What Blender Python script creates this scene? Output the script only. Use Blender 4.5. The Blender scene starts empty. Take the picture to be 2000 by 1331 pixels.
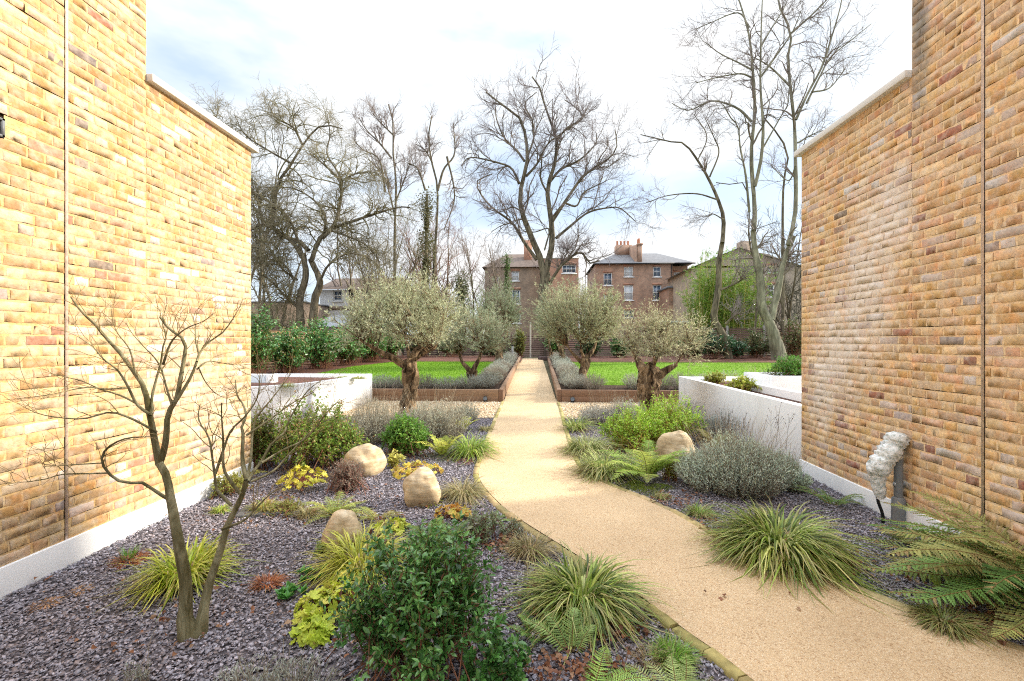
import bpy, math, random
import numpy as np
from mathutils import Vector, noise
R = math.radians
PI = math.pi
rng = np.random.default_rng(7)
random.seed(7)
sc = bpy.context.scene
# ---------------------------------------------------------------- camera, world, sun, exposure
F, U0, V0 = 900.0, 1000.0, 668.0            # focal length in photo pixels, image centre, horizon row
CAMZ = 1.70
YAW = math.atan(50 / F)
cam = bpy.data.objects.new("camera", bpy.data.cameras.new("camera"))
sc.collection.objects.link(cam)
cam.data.sensor_width = 36.0
cam.data.lens = F / 2000 * 36
cam.data.clip_start = 0.05
cam.data.clip_end = 3000
cam.location = (0, 0, CAMZ)
cam.rotation_euler = (R(90), 0, YAW)
cam.data.shift_y = 2.5 / 2000
sc.camera = cam
SUN_AZ, SUN_EL = 70.0, 25.0                 # degrees right of the path direction (+Y), above the horizon
sun = bpy.data.objects.new("sun", bpy.data.lights.new("sun", "SUN"))
sc.collection.objects.link(sun)
sun.data.energy = 3.6
sun.data.angle = R(3.5)
sun.data.color = (1.0, 0.90, 0.74)
sd = Vector((math.sin(R(SUN_AZ)) * math.cos(R(SUN_EL)), math.cos(R(SUN_AZ)) * math.cos(R(SUN_EL)), math.sin(R(SUN_EL))))
sun.rotation_euler = sd.to_track_quat('Z', 'Y').to_euler()
sun.location = sd * 60
w = bpy.data.worlds.new("World"); sc.world = w; w.use_nodes = True
nt = w.node_tree; nt.nodes.clear()
def N(nt, t, **k):
    n = nt.nodes.new(t)
    for a, b in k.items():
        if a.startswith('i_'): n.inputs[int(a[2:]) if a[2:].isdigit() else a[2:].replace('_', ' ')].default_value = b
        else: setattr(n, a, b)
    return n
def ramp(nt, stops, fac=None, interp='LINEAR'):
    n = nt.nodes.new('ShaderNodeValToRGB'); cr = n.color_ramp; cr.interpolation = interp
    while len(cr.elements) < len(stops): cr.elements.new(0.5)
    for e, (p, c) in zip(cr.elements, stops):
        e.position = p; e.color = tuple(c) + (1,) if len(c) == 3 else c
    if fac is not None: nt.links.new(fac, n.inputs[0])
    return n
out = N(nt, 'ShaderNodeOutputWorld')
sky = N(nt, 'ShaderNodeTexSky', sky_type='NISHITA', sun_disc=False)
sky.sun_elevation = R(SUN_EL); sky.sun_rotation = R(SUN_AZ); sky.air_density = 1.0; sky.dust_density = 1.5
tc = N(nt, 'ShaderNodeTexCoord')
mp = N(nt, 'ShaderNodeMapping'); mp.inputs['Scale'].default_value = (1.0, 1.0, 2.6)
mp.inputs['Location'].default_value = (3.3, 1.2, 0.4)
nz = N(nt, 'ShaderNodeTexNoise', i_Scale=1.5, i_Detail=6.0, i_Roughness=0.55)
nt.links.new(tc.outputs['Generated'], mp.inputs[0]); nt.links.new(mp.outputs[0], nz.inputs['Vector'])
cl = ramp(nt, [(0.30, (0.55, 0.55, 0.55)), (0.50, (1, 1, 1))], nz.outputs[0])
cloudcol = ramp(nt, [(0.40, (0.66, 0.79, 0.96)), (0.52, (0.88, 0.94, 1.0)), (0.62, (1.0, 1.0, 1.0))], nz.outputs[0])
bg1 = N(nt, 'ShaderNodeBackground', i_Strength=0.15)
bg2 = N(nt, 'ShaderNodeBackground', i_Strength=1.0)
spz = N(nt, 'ShaderNodeSeparateXYZ'); nt.links.new(tc.outputs['Generated'], spz.inputs[0])       # cloud deck boosted overhead, out of view, as added fill light
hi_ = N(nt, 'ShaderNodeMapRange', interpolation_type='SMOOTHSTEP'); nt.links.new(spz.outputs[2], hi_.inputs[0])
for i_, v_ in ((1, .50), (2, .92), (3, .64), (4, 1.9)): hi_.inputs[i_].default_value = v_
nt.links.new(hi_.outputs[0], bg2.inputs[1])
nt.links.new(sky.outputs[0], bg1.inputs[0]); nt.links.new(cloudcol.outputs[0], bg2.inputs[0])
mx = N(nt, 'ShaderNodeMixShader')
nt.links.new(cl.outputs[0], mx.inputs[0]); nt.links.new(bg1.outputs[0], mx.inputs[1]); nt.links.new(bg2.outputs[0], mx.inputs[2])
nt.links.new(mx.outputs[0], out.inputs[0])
sc.view_settings.view_transform = 'Standard'; sc.view_settings.look = 'None'
sc.view_settings.exposure = 0.90; sc.view_settings.gamma = 1.0
sc.render.engine = 'CYCLES'
sc.cycles.filter_width = 1.1; sc.cycles.use_denoising = False; sc.cycles.denoising_prefilter = 'ACCURATE'
sc.cycles.sample_clamp_indirect = 3.0
sc.cycles.max_bounces = 6; sc.cycles.diffuse_bounces = 4; sc.cycles.transmission_bounces = 4; sc.cycles.transparent_max_bounces = 8
# ---------------------------------------------------------------- ground profile and photo geometry
GY = [-400, 0, 6, 11, 23, 60, 400]; GZ = [0, 0, .09, .25, .84, .95, 1.2]
def g(y): return np.interp(y, GY, GZ)
CP, SP = math.cos(YAW), math.sin(YAW)
def ray(px, py):
    cx = (px - U0) / F
    return np.array([cx * CP - SP, cx * SP + CP, -(py - V0) / F])
def P(px, py, Y):
    r = ray(px, py); return np.array([0, 0, CAMZ]) + r * (Y / r[1])
def G(px, py):
    r = ray(px, py); lo, hi = 0.2, 200.0
    for _ in range(50):
        m = (lo + hi) / 2
        if CAMZ + r[2] * m / r[1] > g(m): lo = m
        else: hi = m
    return np.array([r[0] / r[1] * lo, lo, float(g(lo))])
def mpp(Y): return Y / F
# ---------------------------------------------------------------- objects
col = sc.collection
def tag(o, label=None, cat=None, group=None, kind=None):
    if label: o['label'] = label
    if cat: o['category'] = cat
    if group: o['group'] = group
    if kind: o['kind'] = kind
    return o
def empty(name, loc, label, cat, group=None):
    o = bpy.data.objects.new(name, None); col.objects.link(o)
    o.location = [float(v) for v in loc]; o.empty_display_size = .1
    return tag(o, label, cat, group)
class MB:
    """collects vertices and faces in world space, links them as one mesh"""
    def __init__(s): s.v = []; s.f = []; s.c = []; s.m = []; s.n = 0
    def add(s, V, Fc, c=None, m=0):
        V = np.asarray(V, float).reshape(-1, 3)
        Fc = np.asarray(Fc, int)
        s.v.append(V); s.f.append(Fc + s.n); s.m.append(np.full(len(Fc), m))
        if c is None: c = (.5, .5, .5)
        c = np.asarray(c, float)
        s.c.append(np.tile(c, (len(V), 1)) if c.ndim == 1 else c)
        s.n += len(V)
    def box(s, x0, x1, y0, y1, z0, z1, c=None, m=0, rot=0, bev=0):
        V = np.array([[x, y, z] for z in (z0, z1) for y in (y0, y1) for x in (x0, x1)], float)
        if rot:
            cx, cy = (x0 + x1) / 2, (y0 + y1) / 2; d = V[:, :2] - (cx, cy)
            V[:, 0] = cx + d[:, 0] * math.cos(rot) - d[:, 1] * math.sin(rot); V[:, 1] = cy + d[:, 0] * math.sin(rot) + d[:, 1] * math.cos(rot)
        s.add(V, [[0, 2, 3, 1], [4, 5, 7, 6], [0, 1, 5, 4], [2, 6, 7, 3], [0, 4, 6, 2], [1, 3, 7, 5]], c, m)
    def build(s, name, mats, parent=None, smooth=False, bevel=0):
        V = np.concatenate(s.v); C = np.concatenate(s.c)
        ls, lv, mi, st = [], [], [], 0
        for Fc, m in zip(s.f, s.m):
            k = Fc.shape[1]; ls.append(st + np.arange(len(Fc)) * k); lv.append(Fc.ravel()); mi.append(m); st += Fc.size
        if parent is not None: V = V - WORLD[parent.name]
        org = np.zeros(3)
        me = bpy.data.meshes.new(name)
        ls = np.concatenate(ls); lv = np.concatenate(lv); mi = np.concatenate(mi)
        me.vertices.add(len(V)); me.vertices.foreach_set('co', V.ravel())
        me.loops.add(len(lv)); me.loops.foreach_set('vertex_index', lv.astype(np.int32))
        me.polygons.add(len(ls)); me.polygons.foreach_set('loop_start', ls.astype(np.int32)); me.polygons.foreach_set('material_index', mi.astype(np.int32))
        if smooth: me.polygons.foreach_set('use_smooth', np.ones(len(ls), bool))
        a = me.color_attributes.new('col', 'FLOAT_COLOR', 'POINT')
        a.data.foreach_set('color', np.concatenate([C, np.ones((len(C), 1))], 1).ravel())
        me.update(calc_edges=True)
        for mt in (mats if isinstance(mats, (list, tuple)) else [mats]): me.materials.append(mt)
        o = bpy.data.objects.new(name, me); col.objects.link(o)
        WORLD[o.name] = org
        if parent is not None:
            o.parent = parent; WORLD[o.name] = np.array(WORLD[parent.name])
        if bevel:
            b = o.modifiers.new('bevel', 'BEVEL'); b.width = bevel; b.segments = 2; b.limit_method = 'ANGLE'
        return o
WORLD = {}
def thing(name, loc, label, cat, group=None):
    o = empty(name, loc, label, cat, group); WORLD[o.name] = np.array([float(v) for v in loc]); return o
# ---------------------------------------------------------------- numpy shape tools
def nrm(a): return a / np.maximum(np.linalg.norm(a, axis=-1, keepdims=True), 1e-9)
def lerp(a, b, t): return np.asarray(a) + (np.asarray(b) - np.asarray(a)) * t
def pal(cols, n, jit=.12):
    """n colours drawn between the palette's entries"""
    cols = np.asarray(cols, float); i = rng.integers(0, len(cols), n); j = rng.integers(0, len(cols), n)
    c = cols[i] + (cols[j] - cols[i]) * rng.random((n, 1)) * .6
    return np.clip(c * (1 + jit * rng.standard_normal((n, 1))), .003, 1)
def tubes(mb, Pt, Rd, sides=5, c=(.2, .15, .1), rough=0, cap=False):
    """Pt (n,m,3) Rd (n,m): tubes; c one colour or (n,3)"""
    Pt = np.asarray(Pt, float); Rd = np.asarray(Rd, float)
    n, m, _ = Pt.shape
    T = nrm(np.gradient(Pt, axis=1))
    ov = nrm(Pt[:, -1] - Pt[:, 0])
    ref = np.cross(ov, [0.31, 0.17, 0.93]); bad = np.linalg.norm(ref, axis=1) < .2; ref[bad] = np.cross(ov[bad], [1., 0, 0])
    ref = nrm(ref)[:, None, :]
    A = nrm(ref - (ref * T).sum(-1, keepdims=True) * T); B = np.cross(T, A)
    an = np.arange(sides) / sides * 2 * PI
    rr = Rd[:, :, None] * np.ones(sides)
    if rough: rr = rr * (1 + rough * rng.standard_normal(rr.shape))
    V = Pt[:, :, None, :] + rr[..., None] * (np.cos(an)[:, None] * A[:, :, None, :] + np.sin(an)[:, None] * B[:, :, None, :])
    i = np.arange(m - 1)[:, None]; k = np.arange(sides)[None]; k2 = (k + 1) % sides
    q = np.stack([i * sides + k, i * sides + k2, (i + 1) * sides + k2, (i + 1) * sides + k], -1).reshape(-1, 4)
    q = (q[None] + (np.arange(n) * m * sides)[:, None, None]).reshape(-1, 4)
    c = np.asarray(c, float)
    C = np.tile(c, (n * m * sides, 1)) if c.ndim == 1 else np.repeat(c, m * sides, 0)
    V = V.reshape(-1, 3)
    mb.add(V, q, C)
    if cap:
        for t in range(n):
            base = t * m * sides + (m - 1) * sides
            ctr = V[base:base + sides].mean(0)
            mb.add(np.vstack([V[base:base + sides], ctr]), [[a, (a + 1) % sides, sides] for a in range(sides)], C[:sides + 1])
def resamp(pts, m):
    pts = np.asarray(pts, float); k = len(pts)
    if k > 2:   # catmull-rom
        e = np.vstack([2 * pts[0] - pts[1], pts, 2 * pts[-1] - pts[-2]]); o = []
        for i in range(k - 1):
            p0, p1, p2, p3 = e[i:i + 4]
            for t in np.linspace(0, 1, 6, endpoint=False):
                o.append(.5 * ((2 * p1) + (p2 - p0) * t + (2 * p0 - 5 * p1 + 4 * p2 - p3) * t * t + (3 * p1 - p0 - 3 * p2 + p3) * t ** 3))
        o.append(pts[-1]); pts = np.array(o)
    d = np.r_[0, np.cumsum(np.linalg.norm(np.diff(pts[:, :3], axis=0), axis=1))]
    s = np.linspace(0, d[-1], m)
    return np.stack([np.interp(s, d, pts[:, j]) for j in range(pts.shape[1])], 1)
def curve(st, d, L, m, wig=.2, trop=0., tz=1.):
    """curved polylines from st (n,3) along d (n,3) with lengths L (n)"""
    pts = [st]; d = nrm(d); L = np.asarray(L).reshape(-1, 1) / (m - 1)
    for _ in range(m - 1):
        d = nrm(d + wig * rng.standard_normal(d.shape) + np.array([0, 0, trop * tz]))
        pts.append(pts[-1] + d * L)
    return np.stack(pts, 1)
def kids(Pt, Rd, k, lo, hi, ang, jit=.25, flat=0):
    """k children per tube: start points, directions, parent radius there, parent index"""
    n, m, _ = Pt.shape
    idx = np.repeat(np.arange(n), k); t = lo + (hi - lo) * rng.random(n * k)
    x = t * (m - 1); i = np.clip(x.astype(int), 0, m - 2); f = (x - i)[:, None]
    st = Pt[idx, i] * (1 - f) + Pt[idx, i + 1] * f
    T = nrm(Pt[idx, i + 1] - Pt[idx, i])
    r = Rd[idx, i] * (1 - f[:, 0]) + Rd[idx, i + 1] * f[:, 0]
    rnd = rng.standard_normal(T.shape); rnd[:, 2] *= (1 - flat)
    s = nrm(np.cross(T, rnd)); a = ang * (1 + jit * rng.standard_normal((len(idx), 1)))
    d = nrm(T * np.cos(a) + s * np.sin(a))
    return st, d, r, idx, t
def taper(n, m, r0, r1): return np.asarray(r0).reshape(-1, 1) * np.linspace(1, 0, m) ** .8 + np.asarray(r1).reshape(-1, 1) * np.linspace(0, 1, m)
def inst(mb, TV, TF, pos, Y, Nn, sc_, c):
    """template TV (k,3) placed at pos with its y axis along Y and z axis near Nn"""
    Y = nrm(Y); X = nrm(np.cross(Y, Nn)); Z = np.cross(X, Y)
    sc_ = np.asarray(sc_, float)
    if sc_.ndim == 1: sc_ = np.repeat(sc_[:, None], 3, 1)
    t = TV[None] * sc_[:, None, :]
    V = pos[:, None, :] + t[..., 0:1] * X[:, None] + t[..., 1:2] * Y[:, None] + t[..., 2:3] * Z[:, None]
    k = len(TV); n = len(pos)
    Fc = (np.asarray(TF)[None] + (np.arange(n) * k)[:, None, None]).reshape(-1, len(TF[0]))
    mb.add(V.reshape(-1, 3), Fc, np.repeat(c, k, 0))
LEAF = (np.array([[0, 0, 0], [-.28, .4, .07], [0, .45, 0], [.28, .4, .07], [-.17, .75, .03], [.17, .75, .03], [0, 1, -.08]]),
        [[0, 2, 1, 1], [0, 3, 2, 2], [1, 2, 6, 4], [2, 3, 5, 6]])
LEAF = (LEAF[0], [[0, 2, 1], [0, 3, 2], [1, 2, 4], [4, 2, 6], [2, 3, 5], [2, 5, 6]])
NEEDLE = (np.array([[0, 0, 0], [-.5, .45, 0], [0, 1, 0.05], [.5, .45, 0]]), [[0, 3, 2, 1]])
def rdir(n, up=0.): 
    d = rng.standard_normal((n, 3)); d[:, 2] += up; return nrm(d)
# ---------------------------------------------------------------- materials
def newmat(name):
    m = bpy.data.materials.new(name); m.use_nodes = True; t = m.node_tree; t.nodes.clear()
    o = N(t, 'ShaderNodeOutputMaterial'); b = N(t, 'ShaderNodeBsdfPrincipled'); t.links.new(b.outputs[0], o.inputs[0])
    return m, t, b, o
def tex(t, kind, scale, **k):
    c = N(t, 'ShaderNodeTexCoord'); n = N(t, kind, i_Scale=scale, **k); t.links.new(c.outputs['Object'], n.inputs['Vector']); return n
def bump(t, b, h, strength=.4, dist=.01, prev=None):
    n = N(t, 'ShaderNodeBump', i_Strength=strength, i_Distance=dist); t.links.new(h, n.inputs['Height'])
    if prev: t.links.new(prev.outputs[0], n.inputs['Normal'])
    t.links.new(n.outputs[0], b.inputs['Normal']); return n
def mixc(t, a, b, fac, mode='MIX'):
    n = N(t, 'ShaderNodeMix', data_type='RGBA', blend_type=mode)
    for s, v in ((6, a), (7, b)):
        if isinstance(v, tuple): n.inputs[s].default_value = v + (1,)
        else: t.links.new(v, n.inputs[s])
    if isinstance(fac, float): n.inputs[0].default_value = fac
    else: t.links.new(fac, n.inputs[0])
    return n.outputs[2]
def leafmat(name, rough=.45, trans=.35, spec=.4, nscale=0):
    m, t, b, o = newmat(name)
    a = N(t, 'ShaderNodeAttribute', attribute_name='col')
    nz = tex(t, 'ShaderNodeTexNoise', 14.0, i_Detail=2.0)
    r = ramp(t, [(.3, (.78, .78, .78)), (.7, (1.18, 1.18, 1.18))], nz.outputs[0])
    c = mixc(t, a.outputs[0], r.outputs[0], 1.0, 'MULTIPLY')
    t.links.new(c, b.inputs['Base Color']); b.inputs['Roughness'].default_value = rough; b.inputs['Specular IOR Level'].default_value = spec
    tr = N(t, 'ShaderNodeBsdfTranslucent'); t.links.new(c, tr.inputs[0])
    mx = N(t, 'ShaderNodeMixShader'); mx.inputs[0].default_value = trans
    t.links.new(b.outputs[0], mx.inputs[1]); t.links.new(tr.outputs[0], mx.inputs[2]); t.links.new(mx.outputs[0], o.inputs[0])
    return m
def colmat(name, rough=.8, nscale=20., lo=.75, hi=1.2, bs=.4, bd=.005, spec=.25, det=6.):
    m, t, b, o = newmat(name)
    a = N(t, 'ShaderNodeAttribute', attribute_name='col')
    nz = tex(t, 'ShaderNodeTexNoise', nscale, i_Detail=det, i_Roughness=.65)
    r = ramp(t, [(.3, (lo,) * 3), (.7, (hi,) * 3)], nz.outputs[0])
    c = mixc(t, a.outputs[0], r.outputs[0], 1.0, 'MULTIPLY')
    t.links.new(c, b.inputs['Base Color']); b.inputs['Roughness'].default_value = rough; b.inputs['Specular IOR Level'].default_value = spec
    bump(t, b, nz.outputs[0], bs, bd)
    return m
def flat(name, c, rough=.7, nscale=8., var=.12, bs=.15, bd=.004, spec=.3, metal=0):
    m, t, b, o = newmat(name)
    nz = tex(t, 'ShaderNodeTexNoise', nscale, i_Detail=6., i_Roughness=.6)
    lo = tuple(v * (1 - var) for v in c); hi = tuple(min(1, v * (1 + var)) for v in c)
    r = ramp(t, [(.3, lo), (.7, hi)], nz.outputs[0])
    t.links.new(r.outputs[0], b.inputs['Base Color']); b.inputs['Roughness'].default_value = rough
    b.inputs['Specular IOR Level'].default_value = spec; b.inputs['Metallic'].default_value = metal
    n2 = tex(t, 'ShaderNodeTexNoise', nscale * 8, i_Detail=4.); bump(t, b, n2.outputs[0], bs, bd)
    return m
M = {}
M['leaf'] = leafmat('leaf')
M['blade'] = leafmat('blade', .4, .35, .5)
M['grey_leaf'] = leafmat('grey_leaf', .75, .36, .2)
M['gloss_leaf'] = leafmat('gloss_leaf', .28, .18, .6)
M['wood'] = colmat('bark', .85, 22, .55, 1.35, .9, .02)
M['twig'] = colmat('twig', .8, 30, .8, 1.2, .2, .003)
# gnarled olive bark
def bark(name, dark, light, sc_=7., bd=.05):
    m, t, b, o = newmat(name)
    c = N(t, 'ShaderNodeTexCoord'); mp = N(t, 'ShaderNodeMapping'); mp.inputs['Scale'].default_value = (1, 1, .28)
    t.links.new(c.outputs['Object'], mp.inputs[0])
    n = N(t, 'ShaderNodeTexNoise', i_Scale=sc_, i_Detail=8., i_Roughness=.7, i_Distortion=1.2); t.links.new(mp.outputs[0], n.inputs['Vector'])
    v = N(t, 'ShaderNodeTexVoronoi', i_Scale=sc_ * 2.2); t.links.new(mp.outputs[0], v.inputs['Vector'])
    r = ramp(t, [(.38, dark), (.5, lerp(dark, light, .45)), (.6, light)], n.outputs[0])
    t.links.new(r.outputs[0], b.inputs['Base Color']); b.inputs['Roughness'].default_value = .9; b.inputs['Specular IOR Level'].default_value = .15
    b1 = bump(t, b, n.outputs[0], 1., bd); bump(t, b, v.outputs[0], .7, bd * .5, b1)
    return m
M['olive_bark'] = bark('olive_bark', (.022, .012, .006), (.44, .31, .19), 9., .07)
M['maple_bark'] = bark('maple_bark', (.10, .085, .035), (.36, .33, .20), 9., .006)
M['tree_bark'] = bark('tree_bark', (.06, .05, .035), (.26, .22, .15), 4., .02)
M['pale_bark'] = bark('pale_bark', (.13, .12, .085), (.36, .34, .25), 3., .02)
# brick faces use the 'col' attribute; stains and painted glare are patches with a shape of their own
def brickwork(name, white, grey, wamt=.8, gamt=.85):
    m, t, b, o = newmat(name)
    a = N(t, 'ShaderNodeAttribute', attribute_name='col')
    n1 = tex(t, 'ShaderNodeTexNoise', 38., i_Detail=8., i_Roughness=.7)
    n2 = tex(t, 'ShaderNodeTexNoise', 7., i_Detail=4., i_Roughness=.6)
    r = ramp(t, [(.25, (.58,) * 3), (.5, (1, 1, 1)), (.75, (1.25, 1.22, 1.18))], n1.outputs[0])
    c = mixc(t, a.outputs[0], r.outputs[0], 1., 'MULTIPLY')
    r2 = ramp(t, [(.3, (1.12, .90, .80)), (.5, (1, 1, 1)), (.7, (1.0, 1.08, 1.18))], n2.outputs[0])
    c = mixc(t, c, r2.outputs[0], .9, 'MULTIPLY')
    n6 = tex(t, 'ShaderNodeTexNoise', 16., i_Detail=5.); r6 = ramp(t, [(.45, (0, 0, 0)), (.7, (.5, .5, .5))], n6.outputs[0]); c = mixc(t, c, (.66, .56, .46), r6.outputs[0])
    # dark pits
    v = tex(t, 'ShaderNodeTexVoronoi', 60.)
    pr = ramp(t, [(.0, (1, 1, 1)), (.09, (0, 0, 0))], v.outputs[0])
    n3 = tex(t, 'ShaderNodeTexNoise', 9.); pr2 = ramp(t, [(.55, (0, 0, 0)), (.62, (1, 1, 1))], n3.outputs[0])
    pm = N(t, 'ShaderNodeMath', operation='MULTIPLY'); t.links.new(pr.outputs[0], pm.inputs[0]); t.links.new(pr2.outputs[0], pm.inputs[1])
    c = mixc(t, c, (.10, .05, .02), pm.outputs[0])
    # lime bloom on the right wall, painted sun glare on the left: soft ellipses given in object space (y, z, ry, rz)
    co = N(t, 'ShaderNodeTexCoord'); n4 = tex(t, 'ShaderNodeTexNoise', 6., i_Detail=8., i_Roughness=.7)
    for lst, colr, amt in ((white, (.80, .72, .64), wamt), (grey, (.20, .19, .17), gamt)):
        for (y, z, ry, rz) in lst:
            mp = N(t, 'ShaderNodeMapping'); mp.inputs['Location'].default_value = (0, -y / ry, -z / rz); mp.inputs['Scale'].default_value = (0, 1 / ry, 1 / rz)
            t.links.new(co.outputs['Object'], mp.inputs[0])
            ln = N(t, 'ShaderNodeVectorMath', operation='LENGTH'); t.links.new(mp.outputs[0], ln.inputs[0])
            ad = N(t, 'ShaderNodeMath', operation='MULTIPLY_ADD'); t.links.new(n4.outputs[0], ad.inputs[0]); ad.inputs[1].default_value = 1.8; t.links.new(ln.outputs['Value'], ad.inputs[2])
            rr = ramp(t, [(.55, (amt,) * 3), (.95, (0, 0, 0))], None)
            sb = N(t, 'ShaderNodeMath', operation='MULTIPLY_ADD'); t.links.new(ad.outputs[0], sb.inputs[0]); sb.inputs[1].default_value = .5; sb.inputs[2].default_value = 0.
            t.links.new(sb.outputs[0], rr.inputs[0])
            c = mixc(t, c, colr, rr.outputs[0])
    t.links.new(c, b.inputs['Base Color']); b.inputs['Roughness'].default_value = .88; b.inputs['Specular IOR Level'].default_value = .2
    b1 = bump(t, b, n1.outputs[0], .8, .006)
    n5 = tex(t, 'ShaderNodeTexNoise', 150., i_Detail=3.); bump(t, b, n5.outputs[0], .4, .002, b1)
    return m
# far buildings: brick texture
def farbrick(name, c1, c2, mort, scale=1.):
    m, t, b, o = newmat(name)
    c = N(t, 'ShaderNodeTexCoord'); sp = N(t, 'ShaderNodeSeparateXYZ'); t.links.new(c.outputs['Object'], sp.inputs[0])
    ad = N(t, 'ShaderNodeMath', operation='ADD'); t.links.new(sp.outputs[0], ad.inputs[0]); t.links.new(sp.outputs[1], ad.inputs[1])
    cb = N(t, 'ShaderNodeCombineXYZ'); t.links.new(ad.outputs[0], cb.inputs[0]); t.links.new(sp.outputs[2], cb.inputs[1])
    k = N(t, 'ShaderNodeTexBrick', i_Scale=scale, offset=.5); k.inputs['Color1'].default_value = c1 + (1,); k.inputs['Color2'].default_value = c2 + (1,); k.inputs['Mortar'].default_value = mort + (1,)
    k.inputs['Brick Width'].default_value = .225; k.inputs['Row Height'].default_value = .075; k.inputs['Mortar Size'].default_value = .006
    t.links.new(cb.outputs[0], k.inputs['Vector'])
    n = tex(t, 'ShaderNodeTexNoise', 1.1, i_Detail=8., i_Roughness=.7); r = ramp(t, [(.3, (.6, .6, .62)), (.7, (1.3, 1.25, 1.2))], n.outputs[0])
    cc = mixc(t, k.outputs[0], r.outputs[0], 1., 'MULTIPLY')
    t.links.new(cc, b.inputs['Base Color']); b.inputs['Roughness'].default_value = .9
    return m
M['redbrick'] = farbrick('red_brick', (.46, .27, .18), (.33, .21, .15), (.44, .38, .32))
M['brownbrick'] = farbrick('brown_brick', (.38, .28, .20), (.29, .21, .15), (.36, .32, .28))
M['orangebrick'] = farbrick('orange_brick', (.54, .27, .17), (.45, .23, .15), (.46, .36, .3))
M['slate_roof'] = flat('slate_roof', (.17, .17, .18), .6, 3., .25)
M['brown_roof'] = flat('brown_roof', (.15, .11, .09), .8, 3., .3)
M['white'] = flat('white_paint', (.80, .80, .80), .6, 5., .05)
M['glass'] = flat('window_glass', (.10, .14, .20), .08, .6, .5, .0, spec=.8)
M['blind'] = flat('window_blind', (.62, .65, .68), .5, 2., .1)
M['dark'] = flat('dark_joint', (.03, .022, .02), .9)
M['pink_joint'] = flat('mastic', (.74, .58, .48), .8, 30., .3)
M['soil'] = flat('soil', (.075, .045, .03), .95, 18., .55, 1., .03)
M['grey_pipe'] = flat('grey_plastic', (.20, .21, .22), .45, 10., .1)
M['black'] = flat('black_rubber', (.012, .012, .013), .5)
M['galv'] = flat('galvanised', (.42, .44, .46), .4, 6., .15, metal=.6)
M['felt'] = flat('roof_felt', (.20, .26, .24), .8, 4., .2)
def render_wall(name, base, stain):
    m, t, b, o = newmat(name)
    c = N(t, 'ShaderNodeTexCoord'); mp = N(t, 'ShaderNodeMapping'); mp.inputs['Scale'].default_value = (2, 2, .5); t.links.new(c.outputs['Object'], mp.inputs[0])
    n = N(t, 'ShaderNodeTexNoise', i_Scale=1.2, i_Detail=8., i_Roughness=.7); t.links.new(mp.outputs[0], n.inputs['Vector'])
    n2 = tex(t, 'ShaderNodeTexNoise', 2.2, i_Detail=6.)
    r = ramp(t, [(.5, (0, 0, 0)), (.95, (.9, .9, .9))], n.outputs[0]); mm = N(t, 'ShaderNodeMath', operation='MULTIPLY'); t.links.new(r.outputs[0], mm.inputs[0]); t.links.new(n2.outputs[0], mm.inputs[1])
    t.links.new(mixc(t, base, stain, mm.outputs[0]), b.inputs['Base Color']); b.inputs['Roughness'].default_value = .8
    n3 = tex(t, 'ShaderNodeTexNoise', 25., i_Detail=4.); bump(t, b, n3.outputs[0], .15, .003)
    return m
M['render'] = render_wall('white_render', (.82, .82, .83), (.48, .44, .37))
M['coping'] = render_wall('coping_stone', (.72, .70, .66), (.42, .40, .35))
# timber
def timber(name, a, bb):
    m, t, b, o = newmat(name)
    c = N(t, 'ShaderNodeTexCoord'); mp = N(t, 'ShaderNodeMapping'); mp.inputs['Scale'].default_value = (.5, .5, 9); t.links.new(c.outputs['Object'], mp.inputs[0])
    n = N(t, 'ShaderNodeTexNoise', i_Scale=5., i_Detail=8., i_Roughness=.7, i_Distortion=.6); t.links.new(mp.outputs[0], n.inputs['Vector'])
    r = ramp(t, [(.3, a), (.7, bb)], n.outputs[0]); at = N(t, 'ShaderNodeAttribute', attribute_name='col')
    t.links.new(mixc(t, r.outputs[0], at.outputs[0], .45), b.inputs['Base Color']); b.inputs['Roughness'].default_value = .85
    bump(t, b, n.outputs[0], .6, .008)
    return m
M['sleeper'] = timber('sleeper_oak', (.10, .055, .035), (.30, .19, .12))
M['fence'] = timber('fence_slats', (.28, .15, .08), (.45, .27, .16))
M['darkfence'] = timber('weathered_slats', (.10, .06, .05), (.24, .15, .12))
# sandstone boulder with slanting bands
def stone():
    m, t, b, o = newmat('sandstone')
    c = N(t, 'ShaderNodeTexCoord'); mp = N(t, 'ShaderNodeMapping'); mp.inputs['Rotation'].default_value = (.35, .62, .2); mp.inputs['Scale'].default_value = (1.6, 1.6, 9)
    t.links.new(c.outputs['Object'], mp.inputs[0])
    n = N(t, 'ShaderNodeTexNoise', i_Scale=3.2, i_Detail=7., i_Roughness=.65, i_Distortion=.5); t.links.new(mp.outputs[0], n.inputs['Vector'])
    n2 = tex(t, 'ShaderNodeTexNoise', 5., i_Detail=8., i_Roughness=.7)
    r = ramp(t, [(.3, (.36, .26, .15)), (.5, (.55, .44, .29)), (.7, (.72, .63, .48))], n.outputs[0])
    r2 = ramp(t, [(.34, (.55, .52, .46)), (.45, (.85, .84, .8)), (.62, (1.12, 1.08, 1.0))], n2.outputs[0])
    t.links.new(mixc(t, r.outputs[0], r2.outputs[0], .9, 'MULTIPLY'), b.inputs['Base Color']); b.inputs['Roughness'].default_value = .8
    b1 = bump(t, b, n.outputs[0], .25, .008); n3 = tex(t, 'ShaderNodeTexNoise', 70., i_Detail=5.); bump(t, b, n3.outputs[0], .5, .004, b1)
    return m
M['stone'] = stone()
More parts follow.
